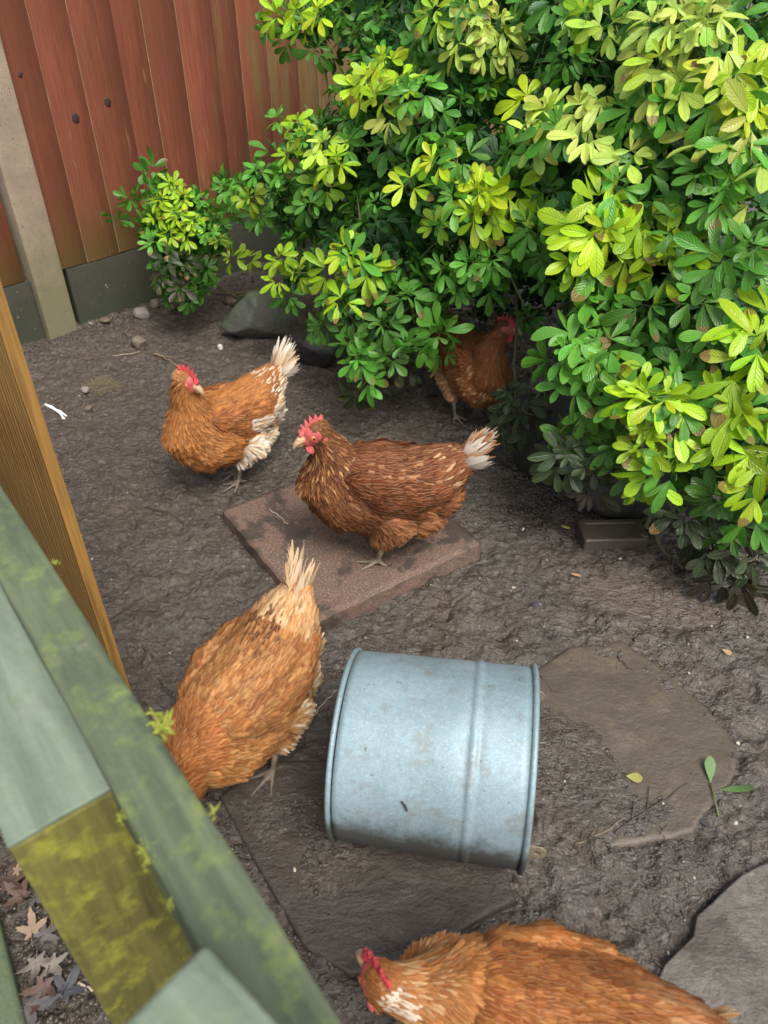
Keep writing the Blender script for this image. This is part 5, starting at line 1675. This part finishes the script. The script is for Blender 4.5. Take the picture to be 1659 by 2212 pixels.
TAN = flat_mat('tan_leaf', (0.20, 0.135, 0.085), (0.30, 0.215, 0.145)); PALEB = flat_mat('pale_leaf', (0.17, 0.145, 0.12), (0.30, 0.26, 0.22)); BRN = flat_mat('brown_leaf', (0.06, 0.034, 0.024), (0.13, 0.072, 0.048), 0.4); GREYL = flat_mat('grey_leaf', (0.09, 0.08, 0.075), (0.17, 0.155, 0.15), 0.35); BLK = flat_mat('black_leaf', (0.03, 0.03, 0.035), (0.08, 0.08, 0.09), 0.3)
GRP = 'fallen maple leaves by the picket fence'
for a in ((70, 2010, .030, 1.9, TAN, 'pale tan maple leaf lying among the litter beside the picket fence', .5, 1), (78, 2078, .034, -1.2, PALEB, 'silvery pointed maple leaf at the edge of the concrete edging', .7, 2), (112, 2082, .030, -0.7, PALEB, 'pale curled maple leaf touching the silvery pointed leaf', .9, 3),
          (20, 1905, .040, 0.6, BRN, 'large wet brown maple leaf topmost in the litter strip', .4, 4), (45, 1935, .034, 2.6, BRN, 'brown maple leaf overlapping the large wet brown leaf', .6, 5), (75, 1940, .024, -0.4, GREYL, 'small grey wet leaf right of the brown maple leaves', .3, 6), (95, 2020, .030, 0.9, GREYL, 'grey maple leaf right of the tan leaf', .5, 7),
          (62, 2175, .046, 0.2, GREYL, 'big grey flattened maple leaf near the bottom left corner', .25, 8), (95, 2130, .034, -1.6, BRN, 'folded brown leaf standing below the silvery leaves', 1.4, 9), (140, 2140, .036, 1.2, BLK, 'black rotten leaf in the litter close to the post', .4, 10), (35, 1880, .016, 0.2, TAN, 'small orange tan leaf scrap above the brown maple leaves', .3, 11)):
    maple_leaf('fallen_leaf', *a, group=GRP, tilt=(random.uniform(-0.25, 0.25), random.uniform(-0.3, 0.3)))


def lift_z(u, v):
    p = gp(u, v)
    return max(ground_z(p[0], p[1]), 0.0)


def ground_leaf(u, v, size, rz, mat, label, tilt=(0.1, 0.1), var=1, z=0.012, parent=None, name='fallen_leaf', width=1.0):
    t = LEAF_T[var]
    V = t[0].copy(); V[:, 1] *= width; V[:, 2] = np.abs(V[:, 2]) * 0.5
    me = np_mesh(name, V, t[1], t[2], mat=mat)
    o = link(name, me, parent)
    if parent is None:
        o['label'] = label; o['category'] = 'leaf'
    z = z - 0.006 + lift_z(u, v)
    o.location = gp(u, v, z) if parent is None else gp(u, v, z) - np.array(parent.location)
    o.scale = (size,) * 3; o.rotation_euler = (tilt[0], tilt[1], rz)
    return o


GRL = flat_mat('green_fallen_leaf', (0.06, 0.13, 0.035), (0.14, 0.24, 0.08), 0.4); YLL = flat_mat('yellow_fallen_leaf', (0.22, 0.22, 0.05), (0.34, 0.32, 0.09), 0.45); ORL = flat_mat('orange_fallen_leaf', (0.36, 0.20, 0.09), (0.46, 0.30, 0.16), 0.5)
SPZ = lift_z(1540, 1710) + 0.006
sp = empty('leaf_sprig', gp(1540, 1700, SPZ), label='green sprig with two leaves lying on the mud right of the bucket', category='sprig')
ground_leaf(1535, 1692, .047, 1.35, GRL, '', parent=sp, name='leaf', tilt=(0.15, -0.2))
ground_leaf(1552, 1706, .058, -0.05, GRL, '', parent=sp, name='leaf', tilt=(-0.2, -0.1), width=0.8)
bm = bmesh.new(); add_tube(bm, [gp(1534, 1692, SPZ) - np.array(sp.location), gp(1541, 1712, SPZ) - np.array(sp.location), gp(1552, 1762, lift_z(1552, 1762) + .004) - np.array(sp.location)], [.0013, .0015, .0017], 6)
bm_obj('stem', bm, TWIG, sp, smooth=True)
ground_leaf(1352, 1676, .028, -0.15, YLL, 'round yellowish green leaf flat on the mud right of the bucket', width=1.8)
ground_leaf(1560, 1402, .020, -0.7, ORL, 'small orange leaf scrap on the wet mud right of the puddle', width=1.7)
ground_leaf(1232, 1238, .026, -0.35, ORL, 'narrow orange brown leaf on the mud below the brick', width=0.9)
ground_leaf(1210, 1135, .026, -0.5, YLL, 'curled yellow leaf beside the left end of the brick', width=0.7, tilt=(0.6, 0))
ground_leaf(1478, 1722, .060, -1.15, BLK, 'long black rotten leaf on the mud left of the green sprig', width=0.6, z=0.008)
ground_leaf(1185, 1290, .045, -2.5, BLK, 'black wet leaf scrap in the mud between slab and puddle', width=0.6, z=0.008)

STK = flat_mat('dark_twig', (0.035, 0.026, 0.020), (0.075, 0.055, 0.042), 0.6); STB = flat_mat('brown_twig', (0.12, 0.085, 0.05), (0.22, 0.16, 0.10), 0.7); STW = flat_mat('straw', (0.38, 0.30, 0.20), (0.52, 0.44, 0.31), 0.6)
rt = np.random.default_rng(12)
for pts, r, mat, z, label, nm in (
        (((332, 764), (352, 770), (384, 792)), .0042, STB, .010, 'crooked brown stick behind the head of the ginger hen', 'stick'),
        (((244, 768), (280, 764), (318, 758)), .0012, STW, .010, 'pale straw stalk beside the lone brown pebble', 'straw'),
        (((315, 1095), (360, 1108), (406, 1132)), .0015, STK, .008, 'long dark twig on the mud left of the paving slab', 'twig'),
        (((582, 1100), (602, 1114), (622, 1132)), .0013, STW, SLAB_Z + .003, 'pale straw stalk lying on the paving slab', 'straw'),
        (((345, 1470), (362, 1492), (388, 1516)), .0016, STK, .008, 'dark twig on the mud left of the golden brown hen', 'twig'),
        (((308, 1400), (330, 1420), (352, 1452)), .0015, STK, .008, 'dark twig on the mud close to the orange timber post', 'twig'),
        (((135, 940), (165, 932), (202, 920)), .0012, STK, .008, 'thin dark twig on the mud in front of the white string', 'twig'),
        (((262, 720), (300, 733), (350, 738)), .0012, STK, .010, 'thin curved dark twig just above the straw stalk', 'twig'),
        (((1335, 1418), (1352, 1440), (1378, 1452)), .0014, STK, .008, 'forked dark twig on the brown flagstone nearest the puddle', 'twig'),
        (((1168, 1460), (1190, 1488), (1222, 1530)), .0012, STK, .008, 'dark twig beside the upper ear of the bucket', 'twig'),
        (((1170, 1355), (1192, 1375), (1216, 1402)), .0014, STK, .008, 'dark twig on the mud above the bucket rim', 'twig'),
        (((1328, 1800), (1400, 1750), (1488, 1690)), .0018, STK, .009, 'long dark twig on the mud near the round yellowish leaf', 'twig'),
        (((1242, 1822), (1290, 1805), (1345, 1768)), .0016, STB, .009, 'brown twig lying in the wet mud right of the bucket ear', 'twig'),
        (((665, 1560), (700, 1520), (728, 1490)), .0010, STW, .010, 'thin straw between the golden hen and the bucket', 'straw'),
        (((170, 2125), (185, 2132), (205, 2140)), .0022, STW, .014, 'split pale wood sliver in the leaf litter', 'sliver'),
        (((100, 1950), (112, 1985), (118, 2005)), .0014, STB, .02, 'reddish leaf stalk lying in the litter strip', 'stalk')):
    P = np.array([gp(u, v, z if z > 0.03 else lift_z(u, v) + max(r, z - 0.006)) for u, v in pts])
    t = np.linspace(0, 1, 9); Pp = np.stack([np.interp(t, np.linspace(0, 1, len(P)), P[:, k]) for k in range(3)], 1)
    Pp[1:-1] += rt.normal(0, 0.0016, (7, 3)) * np.array([1, 1, 0.4])
    bm = bmesh.new()
    add_tube(bm, Pp, np.linspace(r, r * 0.6, 9), 6)
    for _ in range(2 if mat is not STW else 0):
        k = rt.integers(2, 6); d = Pp[k + 1] - Pp[k]; sd = np.array([-d[1], d[0], 0]) * rt.choice([-1, 1])
        e = Pp[k] + d * 1.2 + sd * 1.1
        add_tube(bm, [Pp[k], (Pp[k] + e) / 2, e], [r * 0.6, r * 0.5, r * 0.35], 5)
    bm_obj(nm, bm, mat, smooth=True, label=label, category=nm)


def scatter_bits(name, pts, sizes, mat, rng, flat=0.6, **kw):
    """irregular little stones or crumbs joined into one mass"""
    bm = bmesh.new(); bmesh.ops.create_icosphere(bm, subdivisions=1, radius=1.0)
    T = np.array([v.co[:] for v in bm.verts]); Fq = np.array([[v.index for v in f.verts] for f in bm.faces]); bm.free()
    V, Q = [], []
    for i, (p, s) in enumerate(zip(pts, sizes)):
        R = T * (1 + rng.normal(0, 0.28, (len(T), 1)))
        a = rng.uniform(0, 6.28); c_, s_ = math.cos(a), math.sin(a)
        R = R * np.array([rng.uniform(0.7, 1.4), rng.uniform(0.6, 1.1), flat]) * s
        R = R @ np.array([[c_, s_, 0], [-s_, c_, 0], [0, 0, 1]])
        V.append(R + p); Q.append(Fq + i * len(T))
    return link(name, np_mesh(name, np.vstack(V), np.vstack(Q), smooth=False, mat=mat), kind='stuff', **kw)


rs = np.random.default_rng(31)


def ground_points(n, sampler):
    xy = np.array([sampler() for _ in range(n)])
    z = ground_h(xy[:, 0], xy[:, 1])
    ok = z > -0.019
    return np.column_stack([xy, z])[ok]


def visible_xy():
    while True:
        p = gp(rs.uniform(0, 1659), rs.uniform(640, 2212))
        if (p - FA) @ FN > 0.02: return p[:2]


GP = ground_points(170, visible_xy)
scatter_bits('grit', GP + [0, 0, 0.001], rs.gamma(1.8, 0.0008, len(GP)) + 0.0007, simple('pale_grit', (0.42, 0.38, 0.31), 0.7, 0.3, 300), rs, 0.7)
GP = ground_points(11000, visible_xy)
k = fbm(GP[:, 0], GP[:, 1], 7, 3, 15) > 0.47
GP = GP[k]
CRM = flat_mat('soil_crumb', (0.026, 0.021, 0.017), (0.085, 0.068, 0.054), 0.3, 200)
scatter_bits('soil_crumbs', GP, np.clip(rs.gamma(1.6, 0.0009, len(GP)) + 0.0008, 0, 0.0048), CRM, rs, 0.5)


def heap_xy():
    t = rs.random()
    if t < 0.4:                                             # along the foot of the fence
        p = fence_pt(rs.uniform(-0.25, 1.1), abs(rs.normal(0, 0.05)) + 0.0, 0); return p[:2]
    if t < 0.7:                                             # below the right shrub and round the brick
        return gp(rs.normal(1190, 70), rs.normal(1085, 35))[:2]
    return gp(rs.uniform(-60, 260), rs.uniform(1800, 2260))[:2]   # litter strip


GP = ground_points(2600, heap_xy)
scatter_bits('soil_clods', GP, np.clip(rs.gamma(2.0, 0.0020, len(GP)) + 0.0015, 0, 0.0062), CRM, rs, 0.6)

# dark little bits of root and rotted leaf trodden into the mud
V, Q = [], []
GP = ground_points(2600, visible_xy)
for i, p in enumerate(GP):
    a = rs.uniform(0, math.pi); l = rs.gamma(1.8, 0.0045) + 0.003; w = rs.uniform(0.0006, 0.0015)
    d = np.array([math.cos(a), math.sin(a), 0]); n_ = np.array([-d[1], d[0], 0]); b = rs.normal(0, 0.15) * l
    for t in (0, 0.5, 1):
        c_ = p + d * l * (t - 0.5) + n_ * b * (t - t * t) * 4 + [0, 0, 0.001]
        V += [c_ - n_ * w, c_ + [0, 0, w * 1.3], c_ + n_ * w]
    o = i * 9
    for r_i in (0, 3):
        Q += [(o + r_i, o + r_i + 1, o + r_i + 4, o + r_i + 3), (o + r_i + 1, o + r_i + 2, o + r_i + 5, o + r_i + 4)]
link('root_debris', np_mesh('root_debris', np.array(V), np.array(Q), mat=STK), kind='stuff')

# matted straw trodden into the mud at the back
V, Q = [], []
for i in range(420):
    p = gp(rs.normal(222, 22), rs.normal(832, 8.5)); p[2] = ground_z(p[0], p[1]) + rs.uniform(0.0, 0.003)
    a = rs.normal(0.2, 0.9); l = rs.uniform(0.008, 0.03); w = 0.0008
    d = np.array([math.cos(a), math.sin(a), 0]) * l / 2; n_ = np.array([-math.sin(a), math.cos(a), 0]) * w
    V += [p - d - n_, p - d + n_, p + d + n_, p + d - n_]; Q.append((4 * i, 4 * i + 3, 4 * i + 2, 4 * i + 1))
link('straw_mat', np_mesh('straw_mat', np.array(V), np.array(Q), mat=flat_mat('matted_straw', (0.13, 0.11, 0.06), (0.22, 0.19, 0.11))), kind='stuff')
